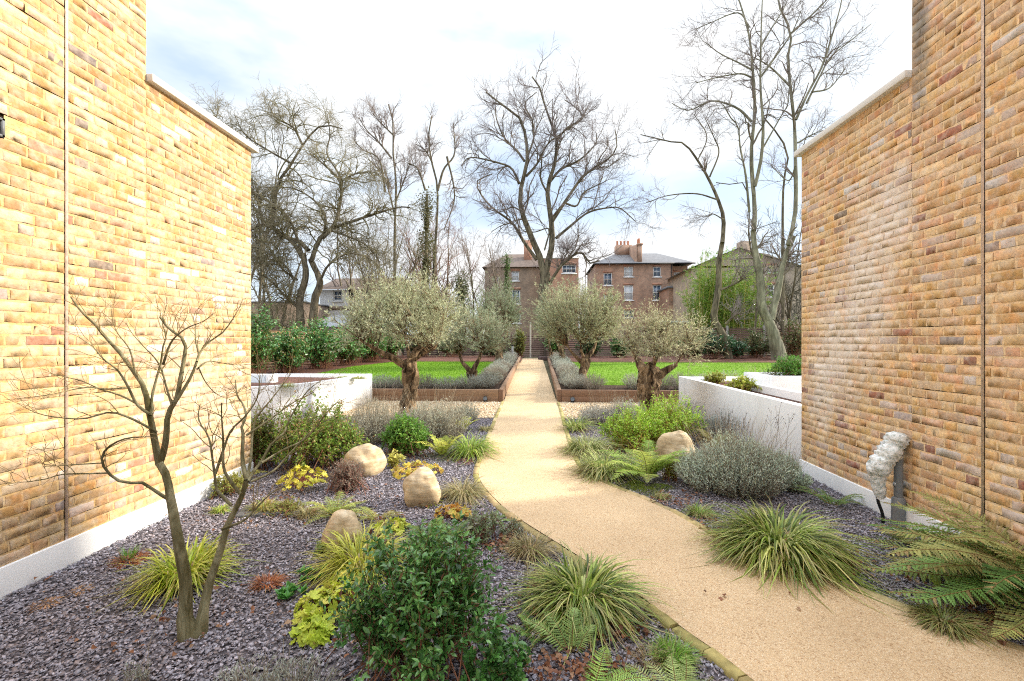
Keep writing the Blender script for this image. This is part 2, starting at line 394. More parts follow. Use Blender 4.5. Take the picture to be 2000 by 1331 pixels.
# resin-bound gravel path
def pathmat():
    m, t, b, o = newmat('resin_gravel')
    v = tex(t, 'ShaderNodeTexVoronoi', 210.); v2 = tex(t, 'ShaderNodeTexVoronoi', 110.)
    n = tex(t, 'ShaderNodeTexNoise', 1.3, i_Detail=6., i_Roughness=.6)
    r = ramp(t, [(0, (.40, .26, .15)), (.12, (.55, .40, .24)), (.5, (.60, .435, .25)), (.8, (.65, .485, .295)), (1., (.74, .61, .44))], None)
    w1 = N(t, 'ShaderNodeSeparateColor'); t.links.new(v.outputs['Color'], w1.inputs[0]); t.links.new(w1.outputs[0], r.inputs[0])
    w2 = N(t, 'ShaderNodeSeparateColor'); t.links.new(v2.outputs['Color'], w2.inputs[0])
    rd = ramp(t, [(.05, (.75, .68, .62)), (.10, (1, 1, 1))], w2.outputs[1])
    r3 = ramp(t, [(.3, (.85, .83, .80)), (.7, (1.08, 1.08, 1.08))], n.outputs[0])
    c = mixc(t, r.outputs[0], rd.outputs[0], 1., 'MULTIPLY'); c = mixc(t, c, r3.outputs[0], 1., 'MULTIPLY')
    t.links.new(c, b.inputs['Base Color']); b.inputs['Roughness'].default_value = .8
    bump(t, b, v.outputs[0], .6, .004)
    return m
M['path'] = pathmat()
def speck(name, cols, scale, bd=.01, rough=.8, nlo=.75):
    m, t, b, o = newmat(name)
    v = tex(t, 'ShaderNodeTexVoronoi', scale); s = N(t, 'ShaderNodeSeparateColor'); t.links.new(v.outputs['Color'], s.inputs[0])
    k = len(cols); r = ramp(t, [(i / (k - 1), c) for i, c in enumerate(cols)], s.outputs[0])
    n = tex(t, 'ShaderNodeTexNoise', 2., i_Detail=6.); r2 = ramp(t, [(.3, (nlo,) * 3), (.7, (1.1,) * 3)], n.outputs[0])
    t.links.new(mixc(t, r.outputs[0], r2.outputs[0], 1., 'MULTIPLY'), b.inputs['Base Color']); b.inputs['Roughness'].default_value = rough
    bump(t, b, v.outputs[0], 1., bd)
    return m
M['slate'] = speck('slate_bed', [(.04, .034, .038), (.12, .105, .12), (.18, .16, .185), (.09, .075, .08)], 45., .02)
M['gravel'] = speck('pale_gravel', [(.42, .30, .17), (.66, .54, .38), (.78, .70, .56), (.55, .38, .24)], 55., .012)
M['mulch'] = speck('bark_mulch', [(.05, .02, .014), (.14, .05, .03), (.22, .09, .05)], 40., .02)
M['lawn'] = speck('lawn_turf', [(.13, .25, .012), (.17, .31, .012), (.21, .35, .015)], 60., .01, .9, .85)
M['ground'] = flat('earth', (.10, .09, .05), .95, 3., .4)
M['chip'] = colmat('slate_chip', .55, 40, .8, 1.2, .2, .002, .5)
M['pebble'] = colmat('pebble', .8, 40, .85, 1.15, .2, .002)
M['kerb'] = colmat('kerb_stone', .9, 16, .6, 1.25, .6, .006)
# ---------------------------------------------------------------- ground, path, lawns
def strip(name, ys, xl, xr, dz, mat, kind='structure', nx=2, label=None, wob=0, parent=None):
    mb = MB(); rows = []
    for y, a, b in zip(ys, xl, xr):
        x = np.linspace(a, b, nx); z = np.full(nx, g(y) + (dz(y) if callable(dz) else dz))
        if wob: z = z + wob * rng.random(nx)
        rows.append(np.stack([x, np.full(nx, y), z], 1))
    V = np.concatenate(rows); n = len(ys)
    q = [[i * nx + k, i * nx + k + 1, (i + 1) * nx + k + 1, (i + 1) * nx + k] for i in range(n - 1) for k in range(nx - 1)]
    mb.add(V, q); o = mb.build(name, mat, parent); return tag(o, label, None, None, kind)
strip('ground', GY, [-400] * 7, [400] * 7, 0, M['ground'])
EL = [(1010, 703), (985, 785), (975, 810), (960, 850), (946, 890), (936, 920), (937, 942), (962, 975), (1003, 1012), (1090, 1068), (1240, 1165), (1330, 1235), (1400, 1282), (1460, 1331), (1560, 1420), (1850, 1700)]
ER = [(1060, 703), (1086, 785), (1098, 830), (1109, 868), (1128, 915), (1172, 945), (1250, 978), (1330, 1015), (1400, 1060), (1500, 1102), (1640, 1147), (1740, 1190), (1850, 1235), (1960, 1272), (2060, 1306), (2400, 1440)]
LP = np.array([G(*p) for p in EL]); RP = np.array([G(*p) for p in ER])
LP = resamp(LP[::-1], 90); RP = resamp(RP[::-1], 90)
def exl(y): return np.interp(y, LP[:, 1], LP[:, 0])
def exr(y): return np.interp(y, RP[:, 1], RP[:, 0])
YS = np.r_[np.linspace(1.15, 11, 90), np.linspace(11.3, 23, 40)]
XR_ = np.array([exr(y) for y in YS]); XR_[YS < RP[0, 1]] += (RP[0, 1] - YS[YS < RP[0, 1]]) * 1.8
strip('path', YS, [exl(y) for y in YS], XR_, .03, M['path'])
strip('path', [-12, -3, .4, 1.15], [.8, 1.0, 1.6, exl(1.15)], [3.2, 3.2, 3.2, XR_[0]], .03, M['path'])
XL, XRW = -3.45, 3.25
YSB = np.linspace(-3, 9.1, 60)
# slate beds either side of the path, then a pale gravel band, then the raised beds
strip('slate_bed', YSB, [-9 if y > 7.2 else -5.2 if y > 5.4 else XL for y in YSB], [exl(max(y, 1.2)) for y in YSB], .006, M['slate'], nx=3)
strip('slate_bed', YSB, [exr(max(y, 1.2)) for y in YSB], [XRW] * 60, .006, M['slate'], nx=3)
YG = np.linspace(9.1, 11.4, 8)
strip('gravel_band', YG, [-9] * 8, [exl(y) for y in YG], .008, M['gravel'])
strip('gravel_band', YG, [exr(y) for y in YG], [XRW + .05] * 8, .008, M['gravel'])
# edging stones along both sides of the near path
def kerb(PL, side, name):
    mb = MB(); d = np.r_[0, np.cumsum(np.linalg.norm(np.diff(PL[:, :2], axis=0), axis=1))]; s = 0
    while s < d[-1] and np.interp(s, d, PL[:, 1]) < 10.9:
        L = random.choice([.22, .3, .38, .45]); q = [np.array([np.interp(v, d, PL[:, j]) for j in range(3)]) for v in (s, s + L - .012)]
        t = nrm((q[1] - q[0])[:2]); nn = np.array([-t[1], t[0]]) * side * .072; j = random.uniform(-.008, .008)
        c = pal([(.42, .31, .16), (.50, .40, .22), (.30, .27, .09), (.36, .30, .12)], 1)[0]
        n = 6; V = []
        for k in range(n):
            p = q[0] + (q[1] - q[0]) * k / (n - 1)
            e = .006 * rng.standard_normal(3); h = g(p[1]) + .036 + j
            V += [[p[0], p[1], h - .012], [p[0] + nn[0] * .12, p[1] + nn[1] * .12, h + e[0] * .4], [p[0] + nn[0] * (.88 + e[2]), p[1] + nn[1] * .88, h + e[1] * .4], [p[0] + nn[0] * (1 + e[0] * 3), p[1] + nn[1], h - .015], [p[0] + nn[0], p[1] + nn[1], h - .09], [p[0], p[1], h - .09]]
        F_ = [[k * 6 + a, k * 6 + a + 1, k * 6 + a + 7, k * 6 + a + 6] for k in range(n - 1) for a in range(4)]
        mb.add(V, F_, c); mb.add([V[a] for a in (0, 1, 2, 3, 4, 5)], [[0, 1, 2, 3], [0, 3, 4, 5]], c); mb.add([V[(n - 1) * 6 + a] for a in (0, 1, 2, 3, 4, 5)], [[3, 2, 1, 0], [5, 4, 3, 0]], c)
        s += L
    tag(mb.build(name, M['kerb'], smooth=False), kind='structure')
kerb(LP, 1, 'kerb'); kerb(RP, -1, 'kerb')
# ---------------------------------------------------------------- the two brick buildings
PALL = [(.66, .50, .30), (.70, .56, .38), (.60, .42, .22), (.72, .62, .48), (.60, .42, .28), (.66, .48, .28), (.76, .68, .58), (.62, .44, .34), (.70, .56, .44), (.58, .38, .18)]
PALR = [(.62, .42, .20), (.66, .47, .24), (.58, .38, .19), (.60, .44, .29), (.56, .37, .24), (.64, .47, .29), (.56, .36, .26), (.68, .54, .37), (.60, .44, .33)]
def brick_panel(mb, X, side, y0, y1, z0, z1, palette, backx, odd=.035, holes=(), axis='x'):
    """Flemish bond of separate brick faces, each a bumpy cushion, before a mortar sheet. side=+1 faces +X"""
    H, JT = .075, .0145
    nc = int(round((z1 - z0) / H)); hh = (z1 - z0) / nc
    B = []
    for i in range(nc):
        y = y0 - (0.169 if i % 2 else 0) - (0.02 * rng.random()); st = True
        while y < y1 - .02:
            L = (.2105 if st else .098) * (1 + .03 * rng.standard_normal()); a, b = max(y, y0 + .004), min(y + L, y1 - .004)
            if b - a > .03 and not any(h[0] < b and h[1] > a and h[2] < z0 + (i + 1) * hh - .01 and h[3] > z0 + i * hh + .01 for h in holes):
                B.append((a, b, z0 + i * hh + JT / 2, z0 + (i + 1) * hh - JT / 2))
            y += L + JT; st = not st
    B = np.array(B); n = len(B); ku, kv = 7, 4
    u = np.array([0, .03, .25, .5, .75, .97, 1.]); v = np.array([0, .05, .94, 1.])
    U, Vv = np.meshgrid(u, v)                       # (4,7)
    Y = B[:, 0, None, None] + (B[:, 1] - B[:, 0])[:, None, None] * U
    Z = B[:, 2, None, None] + (B[:, 3] - B[:, 2])[:, None, None] * Vv
    prj = np.zeros((4, 7)); prj[1:-1, 1:-1] = 1
    dep = .0017 + prj * np.maximum(.0008, .0018 + .0010 * rng.standard_normal((n, 1, 1)) + .0008 * rng.standard_normal((n, 4, 7)))
    Z = Z + (1 - prj) * .0030 * rng.standard_normal((n, 4, 7)) + (.0016 * rng.standard_normal((n, 1, 1)) + .0015 * rng.standard_normal((n, 1, 1)) * (U - .5))
    Y = Y + (1 - prj) * .0030 * rng.standard_normal((n, 4, 7))
    Xx = X + side * dep
    Vt = np.stack([Xx, Y, Z], -1) if axis == 'x' else np.stack([Y, Xx, Z], -1)
    Vt = Vt.reshape(-1, 3)
    q = np.array([[r * 7 + k, r * 7 + k + 1, (r + 1) * 7 + k + 1, (r + 1) * 7 + k] for r in range(3) for k in range(6)])
    if (side < 0) != (axis == 'y'): q = q[:, ::-1]
    q = (q[None] + (np.arange(n) * 28)[:, None, None]).reshape(-1, 4)
    c = pal(palette, n, .09); r = rng.random(n)
    c[r < odd] = pal([(.42, .20, .13), (.46, .25, .16), (.52, .30, .20)] if side > 0 and axis == 'x' else [(.30, .13, .09), (.38, .18, .12), (.42, .22, .15)], n, .15)[r < odd]
    k = (r > odd) & (r < odd * 1.5); c[k] = pal([(.36, .28, .22), (.25, .17, .11), (.30, .24, .22)], n, .2)[k]
    k = (r > (.94 if side > 0 else .92)); c[k] = pal([(.70, .60, .52), (.62, .46, .37), (.68, .62, .58)] if side > 0 else [(.62, .50, .42), (.58, .42, .33), (.60, .55, .50)], n, .08)[k]
    mb.add(Vt, q, np.repeat(c, 28, 0), 0)
def mortar(mb, X, side, y0, y1, z0, z1, c, holes=(), axis='x'):
    """one ribbon of mortar per course, stopping a ragged few millimetres short of the bricks above; the sheet behind has crack shade painted in"""
    nc = int(round((z1 - z0) / .075)); hh = (z1 - z0) / nc; n = max(3, int((y1 - y0) / .07)); c = np.array(c)
    segs = [(y0, y1)]
    for i in range(nc):
        zb, zt = z0 + i * hh + (.009 if i else 0), z0 + (i + 1) * hh + (.007 if i < nc - 1 else 0); sg = [(y0, y1)]
        for h in holes:
            if h[2] < zt and h[3] > zb: sg = [(y0, h[0]), (h[1], y1)]
        for (ya, yb) in sg:
            m = max(3, int((yb - ya) / .07)); y = np.linspace(ya, yb, m); gap = np.clip(-.0030 + .0040 * rng.standard_normal(m) + .0025 * rng.standard_normal(), 0, .008) if i < nc - 1 else np.zeros(m)
            gap = np.convolve(np.pad(gap, 1, 'edge'), [.25, .5, .25], 'valid'); xx = X + side * (.001 + .0010 * rng.standard_normal(m))
            V = np.stack([np.stack([xx, y, np.full(m, zb)], 1), np.stack([xx, y, zt - gap], 1)], 1).reshape(-1, 3)
            k = np.arange(m - 1) * 2; f = np.stack([k, k + 2, k + 3, k + 1], 1)
            if axis == 'y': V = V[:, [1, 0, 2]]
            if (side < 0) != (axis == 'y'): f = f[:, ::-1]
            mb.add(V, f, c * (.94 + .1 * rng.random()), 0)
    V = np.array([[X - side * .02, y0, z0], [X - side * .02, y1, z0], [X - side * .02, y1, z1], [X - side * .02, y0, z1]])
    if axis == 'y': V = V[:, [1, 0, 2]]
    mb.add(V, [[0, 1, 2, 3]], (.05, .03, .02), 0)  # dark colour stands in for the shade deep in the cracks
def building(X, side, yend, ystep, yjoint, zp, palette, mc, mat, zc, label, hi=8.4, vent=None, tint=(1, 1, 1)):
    palette = [tuple(np.array(p) * tint) for p in palette]; mc = tuple(np.array(mc) * tint)
    t = thing('brick_house', (X, 0, 0), label, 'building'); far = X - side * 6.5
    wl = MB()
    for (a, b, z1) in ((-5.0, yjoint - .012, hi), (yjoint + .012, ystep, hi), (ystep, yend, zc)):
        h = (vent,) if vent and a < vent[0] < b else ()
        brick_panel(wl, X, side, a, b, zp, z1, palette, far, holes=h); mortar(wl, X, side, a, b, zp, z1, mc, holes=h)
    # end faces and the return of the taller block
    sgn = -side
    for (y, z0, z1) in ((yend, zp, zc), (ystep, zc, hi)):
        x0, x1 = sorted((X, far)); brick_panel(wl, y, 1, x0, x1, z0, z1, palette, 0, axis='y'); mortar(wl, y, 1, x0, x1, z0, z1, mc, axis='y')
    # solid core behind
    c = mc; x0, x1 = sorted((X - side * .03, far))
    wl.box(x0, x1, -5, yend - .03, -.2, zc - .05, c); wl.box(x0, x1, -5.02, ystep - .03, zc - .05, hi, c)
    wl.build('wall', mat, t)
    jn = MB(); e = X + side * .004; x0, x1 = sorted((e - side * .02, e))
    jn.box(x0, x1, yjoint - .013, yjoint + .013, zp, hi); jn.build('expansion_joint', M['pink_joint' if side < 0 else 'pink_joint'], t)
    jd = MB(); x0, x1 = sorted((e - side * .018, e + side * .0008)); jd.box(x0, x1, yjoint - .0135 if side > 0 else yjoint - .0135, yjoint - .0105, zp, hi); jd.build('joint_gap', M['dark'], t)
    pl = MB(); x0, x1 = sorted((X - side * .05, X + side * .022)); pl.box(x0, x1, -5, yend + .02, -.2, zp); 
    pl.build('plinth', M['render'], t, bevel=.004)
    cp = MB(); x0, x1 = sorted((X + side * .06, X - side * .34)); cp.box(x0, x1, ystep + .002, yend + .07, zc, zc + .068)
    x0, x1 = sorted((X - side * .34, far)); cp.box(x0, x1, yend - .34, yend + .07, zc, zc + .068)
    cp.build('coping', M['coping'], t, bevel=.006)
    cp = MB(); x0, x1 = sorted((X + side * .06, far)); cp.box(x0, x1, -5, ystep + .07, hi, hi + .09); cp.build('roof_coping', M['coping'], t)
    return t
ZP, ZC = .25, 4.00
matL = brickwork('yellow_stock_brick', [(4.9, .9, .8, .8), (4.2, 1.5, .7, .9), (5.0, 2.4, .6, .5)], [(4.5, 3.3, .6, .3)], .25, .22)  # pale patches paint the sun's bleaching glare into this wall
matR = brickwork('buff_stock_brick', [(4.75, 2.3, .45, 1.2), (5.2, 1.6, .5, .9), (4.4, 2.9, .35, .6), (5.5, 1.1, .3, .6)], [(4.12, 4.4, .14, 1.0), (4.3, 6.5, .4, 1.4)], .75)
bl = building(XL, 1, 5.37, 3.88, 3.19, ZP, PALL, (.84, .64, .37), matL, ZC, 'yellow brick house wall on the left with white plinth and louvred vent', vent=(2.55, 2.795, 3.012, 3.14), tint=(.83, .73, .58))
br = building(XRW, -1, 5.87, 4.19, 3.55, ZP, PALR, (.80, .62, .42), matR, ZC, 'buff brick house wall on the right with white bloom and grey pipe', tint=(1.06, .97, .82))
# louvred vent high on the left wall
v = MB(); y0, y1, z0, z1 = 2.56, 2.785, 3.017, 3.135
for a in ((y0, y0 + .014, z0, z1), (y1 - .014, y1, z0, z1), (y0, y1, z0, z0 + .012), (y0, y1, z1 - .012, z1)): v.box(XL - .02, XL + .022, *a)
for k in range(6): 
    z = z0 + .016 + k * .0155; v.add([[XL - .01, y0, z + .010], [XL + .012, y0, z], [XL + .012, y1, z], [XL - .01, y1, z + .010]], [[0, 1, 2, 3]])
v.box(XL - .03, XL - .022, y0, y1, z0, z1)
tag(v.build('vent', M['grey_pipe'], bl), 'dark louvred air vent')
# grey riser pipe and cloth-wrapped cable end at the right wall
py = 4.27; px_ = XRW - .055
pz = [g(py) - .05, g(py) + .25, .62, .95, 1.05]
t = thing('riser_pipe', (px_, py, g(py)), 'grey plastic riser pipe standing against the right brick wall', 'pipe')
mb = MB(); tubes(mb, [[[px_, py, z] for z in (g(py) - .05, .3, .5, .7, .84)]], [[.034] * 5], 16); mb.build('pipe', M['grey_pipe'], t, True)
mb = MB(); tubes(mb, [[[px_, py, z] for z in (g(py) - .05, .2, .31, .325)]], [[.052, .052, .050, .036]], 16); tag(mb.build('boot', M['grey_pipe'], t, True), 'wider collar at the foot')
mb = MB(); 

for z in (.42, .74): mb = MB(); mb.box(px_ - .04, XRW + .0, py - .012, py + .012, z, z + .03); mb.build('bracket', M['galv'], t)
t = thing('cable_tail', (px_ - .1, py, g(py)), 'black cable end wrapped in white plastic film beside grey pipe', 'cable')
mb = MB(); cpt = resamp([(px_ - .11, py + .03, g(py) - .03), (px_ - .12, py + .02, .16), (px_ - .16, py + .02, .28), (px_ - .165, py + .02, .40), (px_ - .13, py + .02, .55)], 14)
tubes(mb, [cpt], [[.013] * 14], 8); mb.build('cable', M['black'], t, True)
m_, t_, b_, o_ = newmat('plastic_film')
b_.inputs['Base Color'].default_value = (.72, .75, .74, 1); b_.inputs['Roughness'].default_value = .3
n_ = tex(t_, 'ShaderNodeTexVoronoi', 28.); n2_ = tex(t_, 'ShaderNodeTexNoise', 40., i_Detail=5.)
r_ = ramp(t_, [(.3, (.34, .40, .36)), (.5, (.78, .80, .79)), (.7, (.86, .87, .86))], n2_.outputs[0]); t_.links.new(r_.outputs[0], b_.inputs['Base Color'])
bump(t_, b_, n_.outputs[0], .8, .009)
mb = MB(); ring = resamp([(px_ - .14, py + .02, .30, .03), (px_ - .15, py + .02, .38, .05), (px_ - .16, py + .02, .48, .055), (px_ - .16, py + .01, .58, .085), (px_ - .12, py, .66, .080), (px_ - .08, py - .01, .73, .085), (px_ - .04, py - .01, .80, .075), (px_ - .02, py - .02, .86, .080), (px_ - .01, py - .02, .90, .04)], 40)
tubes(mb, [ring[:, :3]], [ring[:, 3]], 20, rough=.11); mb.build('wrapping', m_, t, True)
# ---------------------------------------------------------------- white rendered planters beyond the houses
def wallpath(pts, th, z0f, z1, n=24):
    """extruded wall along pts (x,y), thickness to the left of travel"""
    p = resamp([(x, y, 0) for x, y in pts], n)[:, :2]; T = nrm(np.gradient(p, axis=0)); nn = np.stack([-T[:, 1], T[:, 0]], 1) * th
    V = []
    for a, b in zip(p, p + nn):
        V += [[a[0], a[1], z0f(a[1])], [a[0], a[1], z1], [b[0], b[1], z1], [b[0], b[1], z0f(b[1])]]
    F_ = [[k * 4 + j, k * 4 + (j + 1) % 4, k * 4 + 4 + (j + 1) % 4, k * 4 + 4 + j] for k in range(n - 1) for j in range(4)]
    F_ += [[3, 2, 1, 0], [(n - 1) * 4 + j for j in range(4)]]
    return np.array(V), F_
zf = lambda y: g(y) - .2
t = thing('planter', (-4.2, 8.5, g(8.5)), 'curved white rendered planter wall beyond the left brick house', 'planter', 'white rendered planters')
mb = MB(); V, F_ = wallpath([(-5.6, 7.0), (-4.9, 7.5), (-4.3, 8.25), (-4.05, 9.4), (-3.98, 10.9)], .16, zf, .93); mb.add(V, F_); mb.build('front_wall', M['render'], t)
mb = MB(); mb.box(-6.4, -4.135, 10.74, 10.9, 0, .928); mb.box(-7.3, -5.9, 9.5, 9.66, 0, .90); mb.build('end_wall', M['render'], t)
mb = MB(); mb.add([[-5.75, 7.2, .84], [-4.45, 8.3, .84], [-4.18, 9.4, .84], [-4.12, 10.76, .84], [-6.4, 10.76, .86], [-7.3, 9, .86]], [[0, 1, 2, 3], [0, 3, 4, 5]]); mb.build('soil', M['mulch'], t)
p0 = P(488, 733, 9.6); p1 = P(535, 733, 9.6); p2 = P(563, 733, 9.9)
t = thing('planter', (p1[0], 9.6, g(9.6)), 'white box planter with grey side half hidden by the left brick house', 'planter', 'white rendered planters')
mb = MB(); mb.box(p0[0] - 1.2, p1[0], 9.3, 9.42, 0, p0[2] + .02); mb.build('grey_panel', M['galv'], t); mb = MB(); mb.box(p1[0] + .004, p2[0], 9.3, 9.42, 0, p0[2] + .03); mb.box(p0[0] - 1.2, p2[0], 9.424, 9.5, 0, p0[2] + .035); mb.build('white_wall', M['render'], t)
t = thing('planter', (3.3, 8.4, g(8.4)), 'long white rendered planter wall running on from the right brick house', 'planter', 'white rendered planters')
mb = MB(); mb.box(3.27, 3.40, 5.892, 10.9, -.1, .90); mb.build('front_wall', M['render'], t, bevel=.006)
mb = MB(); mb.box(3.402, 4.7, 10.77, 10.9, 0, .895); mb.build('end_wall', M['render'], t)
mb = MB(); mb.box(3.95, 4.08, 5.892, 9.6, 0, .93); mb.build('back_wall', M['render'], t, bevel=.006)
mb = MB(); mb.box(3.402, 3.948, 5.9, 10.768, 0, .80); mb.box(3.95, 4.7, 9.602, 10.768, 0, .80); mb.build('soil', M['mulch'], t)
a = P(1508, 735, 8.2); b = P(1566, 735, 8.2)
t = thing('planter', (b[0], 8.6, g(8.4)), 'square white box planter holding a bright green shrub', 'planter', 'white rendered planters')
mb = MB(); mb.box(a[0], a[0] + 1.5, 8.2, 8.3, 0, a[2]); mb.box(a[0], a[0] + .1, 8.302, 9.3, 0, a[2]); mb.box(a[0] + .102, a[0] + 1.5, 9.2, 9.3, 0, a[2] - .003); mb.build('wall', M['render'], t)
mb = MB(); mb.box(a[0] + .102, a[0] + 1.5, 8.302, 9.198, 0, a[2] - .08); mb.build('soil', M['soil'], t)
# ---------------------------------------------------------------- raised beds of oak sleepers, lawns behind them
def sleeperbed(side, x_in, x_out, label):
    y0 = 11.0; zt = float(g(y0)) + .30
    t = thing('raised_bed', (x_in, y0, g(y0)), label, 'raised bed', 'raised beds of oak sleepers')
    for lv in (0, 1):                                # two courses of sleepers along the front
        z0, z1 = float(g(y0)) - .02 + lv * .155, float(g(y0)) + .15 + lv * .155 - (0 if lv else .002)
        x = x_in + side * .105
        while abs(x) < abs(x_out):
            L = 2.4 if not (lv and x == x_in + side * .105) else 1.5
            a, b = sorted((x, x + side * (L - .006))); mb = MB(); mb.box(a, b, y0, y0 + .10, z0, z1, pal([(.34, .20, .12), (.24, .13, .08), (.40, .26, .16)], 1)[0])
            mb.build('sleeper', M['sleeper'], t, bevel=.006); x += side * L
    mb = MB(); a, b = sorted((x_in, x_in + side * .10)); mb.box(a, b, y0 - .004, y0 + .10, float(g(y0)) - .02, zt + .012, (.16, .08, .05)); mb.build('corner_post', M['sleeper'], t, bevel=.006)
    y = y0 + .105
    while y < 22.4:                                   # single run of sleepers stepping up along the path
        L = 2.4; a, b = sorted((x_in, x_in + side * .10)); mb = MB(); c = pal([(.34, .20, .12), (.26, .14, .09), (.40, .27, .17)], 1)[0]
        za, zb = [float(g(v)) + .30 - min(.16, .016 * (v - y0)) for v in (y, y + L)]
        V = [[a, y, g(y) - .1], [b, y, g(y) - .1], [a, y + L - .008, g(y + L) - .1], [b, y + L - .008, g(y + L) - .1], [a, y, za], [b, y, za], [a, y + L - .008, zb], [b, y + L - .008, zb]]
        mb.add(V, [[0, 2, 3, 1], [4, 5, 7, 6], [0, 1, 5, 4], [2, 6, 7, 3], [0, 4, 6, 2], [1, 3, 7, 5]], c); mb.build('sleeper', M['sleeper'], t, bevel=.006); y += L
    xs = sorted((x_in + side * .102, x_in + side * 1.0)); ys = np.linspace(y0 + .1, 22.6, 20)
    mb = MB()
    for q, (ya, yb) in enumerate(zip(ys, ys[1:])):
        za, zb = [float(g(v)) + .26 - min(.17, .017 * (v - y0)) for v in (ya, yb)]
        mb.add([[xs[0], ya, za], [xs[1], ya, za], [xs[1], yb, zb], [xs[0], yb, zb]], [[0, 1, 2, 3]])
    a, b = sorted((x_in + side * 1.0, x_out)); za = float(g(y0)) + .26
    mb.add([[a, y0 + .1, za], [b, y0 + .1, za], [b, 12.3, float(g(12.3)) + .24], [a, 12.3, float(g(12.3)) + .24]], [[0, 1, 2, 3]])
    mb.build('soil', M['soil'], t)
    return t
bedL = sleeperbed(-1, -.83, -8.5, 'oak sleeper raised bed left of the path planted with lavender')
bedR = sleeperbed(1, .47, 9.5, 'oak sleeper raised bed right of the path planted with lavender')
def spot(x, label):
    y = 10.97; z = float(g(11)) + .10; t = thing('spotlight', (x, y, z), label, 'garden light', 'round black bed lights')
    mb = MB(); tubes(mb, [[[x, y - .05, z], [x, y - .02, z], [x, y + .028, z]]], [[.055, .055, .04]], 16, cap=False); mb.build('housing', M['black'], t, True)
    mb = MB(); an = np.arange(16) / 16 * 2 * PI; mb.add(np.c_[x + .05 * np.cos(an), np.full(16, y - .045), z + .05 * np.sin(an)], [list(range(16))]); mb.build('lens', M['glass'], t)
    mb = MB(); mb.box(x - .03, x + .03, y - .02, y + .028, z - .13, z - .04); mb.build('bracket', M['black'], t)
spot(P(948, 780, 10.97)[0], 'round black light on the sleeper bed left of the path')
spot(P(1118, 783, 10.97)[0], 'round black light on the sleeper bed right of the path')
YL = np.linspace(12.3, 20.7, 12)
def lawn(sx, xa, edge):
    mb = MB(); V = []; 
    for y in YL: 
        z = float(g(y)) + .24 - min(.16, .017 * (y - 11)); V += [[xa, y, z], [edge(y), y, z]]
    f = [[2 * k, 2 * k + 1, 2 * k + 3, 2 * k + 2] for k in range(11)]
    if sx < 0: f = [q[::-1] for q in f]
    mb.add(V, f); tag(mb.build('lawn', M['lawn']), kind='structure')
lawn(-1, -1.8, lambda y: np.interp(y, [12.3, 18, 20.7], [-7.5, -7.4, -6.3]))
lawn(1, 1.45, lambda y: 14.0)
def lz(y): return g(y) + .24 - np.minimum(.16, .017 * (y - 11))
# dug borders round the lawns
strip('border_soil', np.linspace(12.0, 20.7, 12), [-14] * 12, [-6.0] * 12, lambda y: .24 - min(.16, .017 * (y - 11)) - .02, M['mulch'])
for (a, b) in ((-14, -.75), (.6, 17)):
    strip('border_soil', [20.4, 22.2, 23, 25.5], [a] * 4, [b] * 4, .085, M['mulch'])
# ---------------------------------------------------------------- plant makers
def blades(c, n, L, spread, width, cols, up=1.0, droop=1.0, m=6, seed_r=.0, mb=None, parent=None, name='blades', mat='blade'):
    mb0 = mb or MB(); c = np.asarray(c, float)
    az = rng.random(n) * 2 * PI; el = R(88) - np.abs(rng.normal(0, 1, n)) * spread * up * .82; el = np.clip(el, R(8), R(89))
    l = L * (.55 + .5 * rng.random(n)); t = np.linspace(0, 1, m)
    h = np.stack([np.cos(az), np.sin(az)], 1); r0 = seed_r * np.sqrt(rng.random(n))
    hr = np.cos(el)[:, None] * t * .8 + .38 * droop * t ** 2; z = 1.1 * np.sin(el)[:, None] * t - droop * (.42 + .62 * rng.random((n, 1))) * t ** 2.3
    cv = .25 * rng.standard_normal((n, 1)) * t ** 2; sd = np.stack([-h[:, 1], h[:, 0]], 1)
    Pp = np.zeros((n, m, 3)); Pp[..., :2] = c[:2] + (h * r0[:, None])[:, None] + l[:, None, None] * (hr[..., None] * h[:, None] + cv[..., None] * sd[:, None]); Pp[..., 2] = np.maximum(c[2] + l[:, None] * z, c[2] + .01 + .02 * rng.random((n, 1)))
    wd = width * (.7 + .6 * rng.random((n, 1))) * np.array([.6, .95, 1, .85, .55, .06])[:m][None]
    side = sd[:, None] * wd[..., None] / 2
    A, B = Pp.copy(), Pp.copy(); A[..., :2] += side; B[..., :2] -= side; A[..., 2] += wd * .12
    V = np.stack([A, B], 2).reshape(-1, 3); i = np.arange(m - 1)
    q = np.stack([2 * i, 2 * i + 1, 2 * i + 3, 2 * i + 2], 1); q = (q[None] + (np.arange(n) * 2 * m)[:, None, None]).reshape(-1, 4)
    cc = pal(cols, n, .28); tip = np.linspace(0, 1, m)[None, :, None] ** 3 * (np.array([.55, .42, .2]) - cc[:, None]) * (rng.random((n, 1, 1)) < .35); C = cc[:, None] + tip
    mb0.add(V, q, np.clip(np.repeat(C.reshape(-1, 3), 2, 0), .003, 1))
    if mb is None: return mb0.build(name, M[mat], parent, True)
def sedge(px, py, hw, h, label, cols, n=420, cat='grass', group=None, width=.008, droop=1., dead=.12, name='sedge', spread=.55):
    c = G(px, py); k = mpp(c[1]) * 1.0; L = max(h * 1.08, hw * .92) * k
    t = thing(name, c, label, cat, group)
    blades(c, n, L, spread, width, cols, 1, droop, seed_r=hw * k * .42, parent=t)
    if dead: blades(c, int(n * dead) + 20, L * .7, .9, width * .8, [(.45, .30, .16), (.34, .19, .09), (.55, .42, .25)], 1, 1.1, seed_r=hw * k * .3, parent=t, name='dead_blades')
    return t
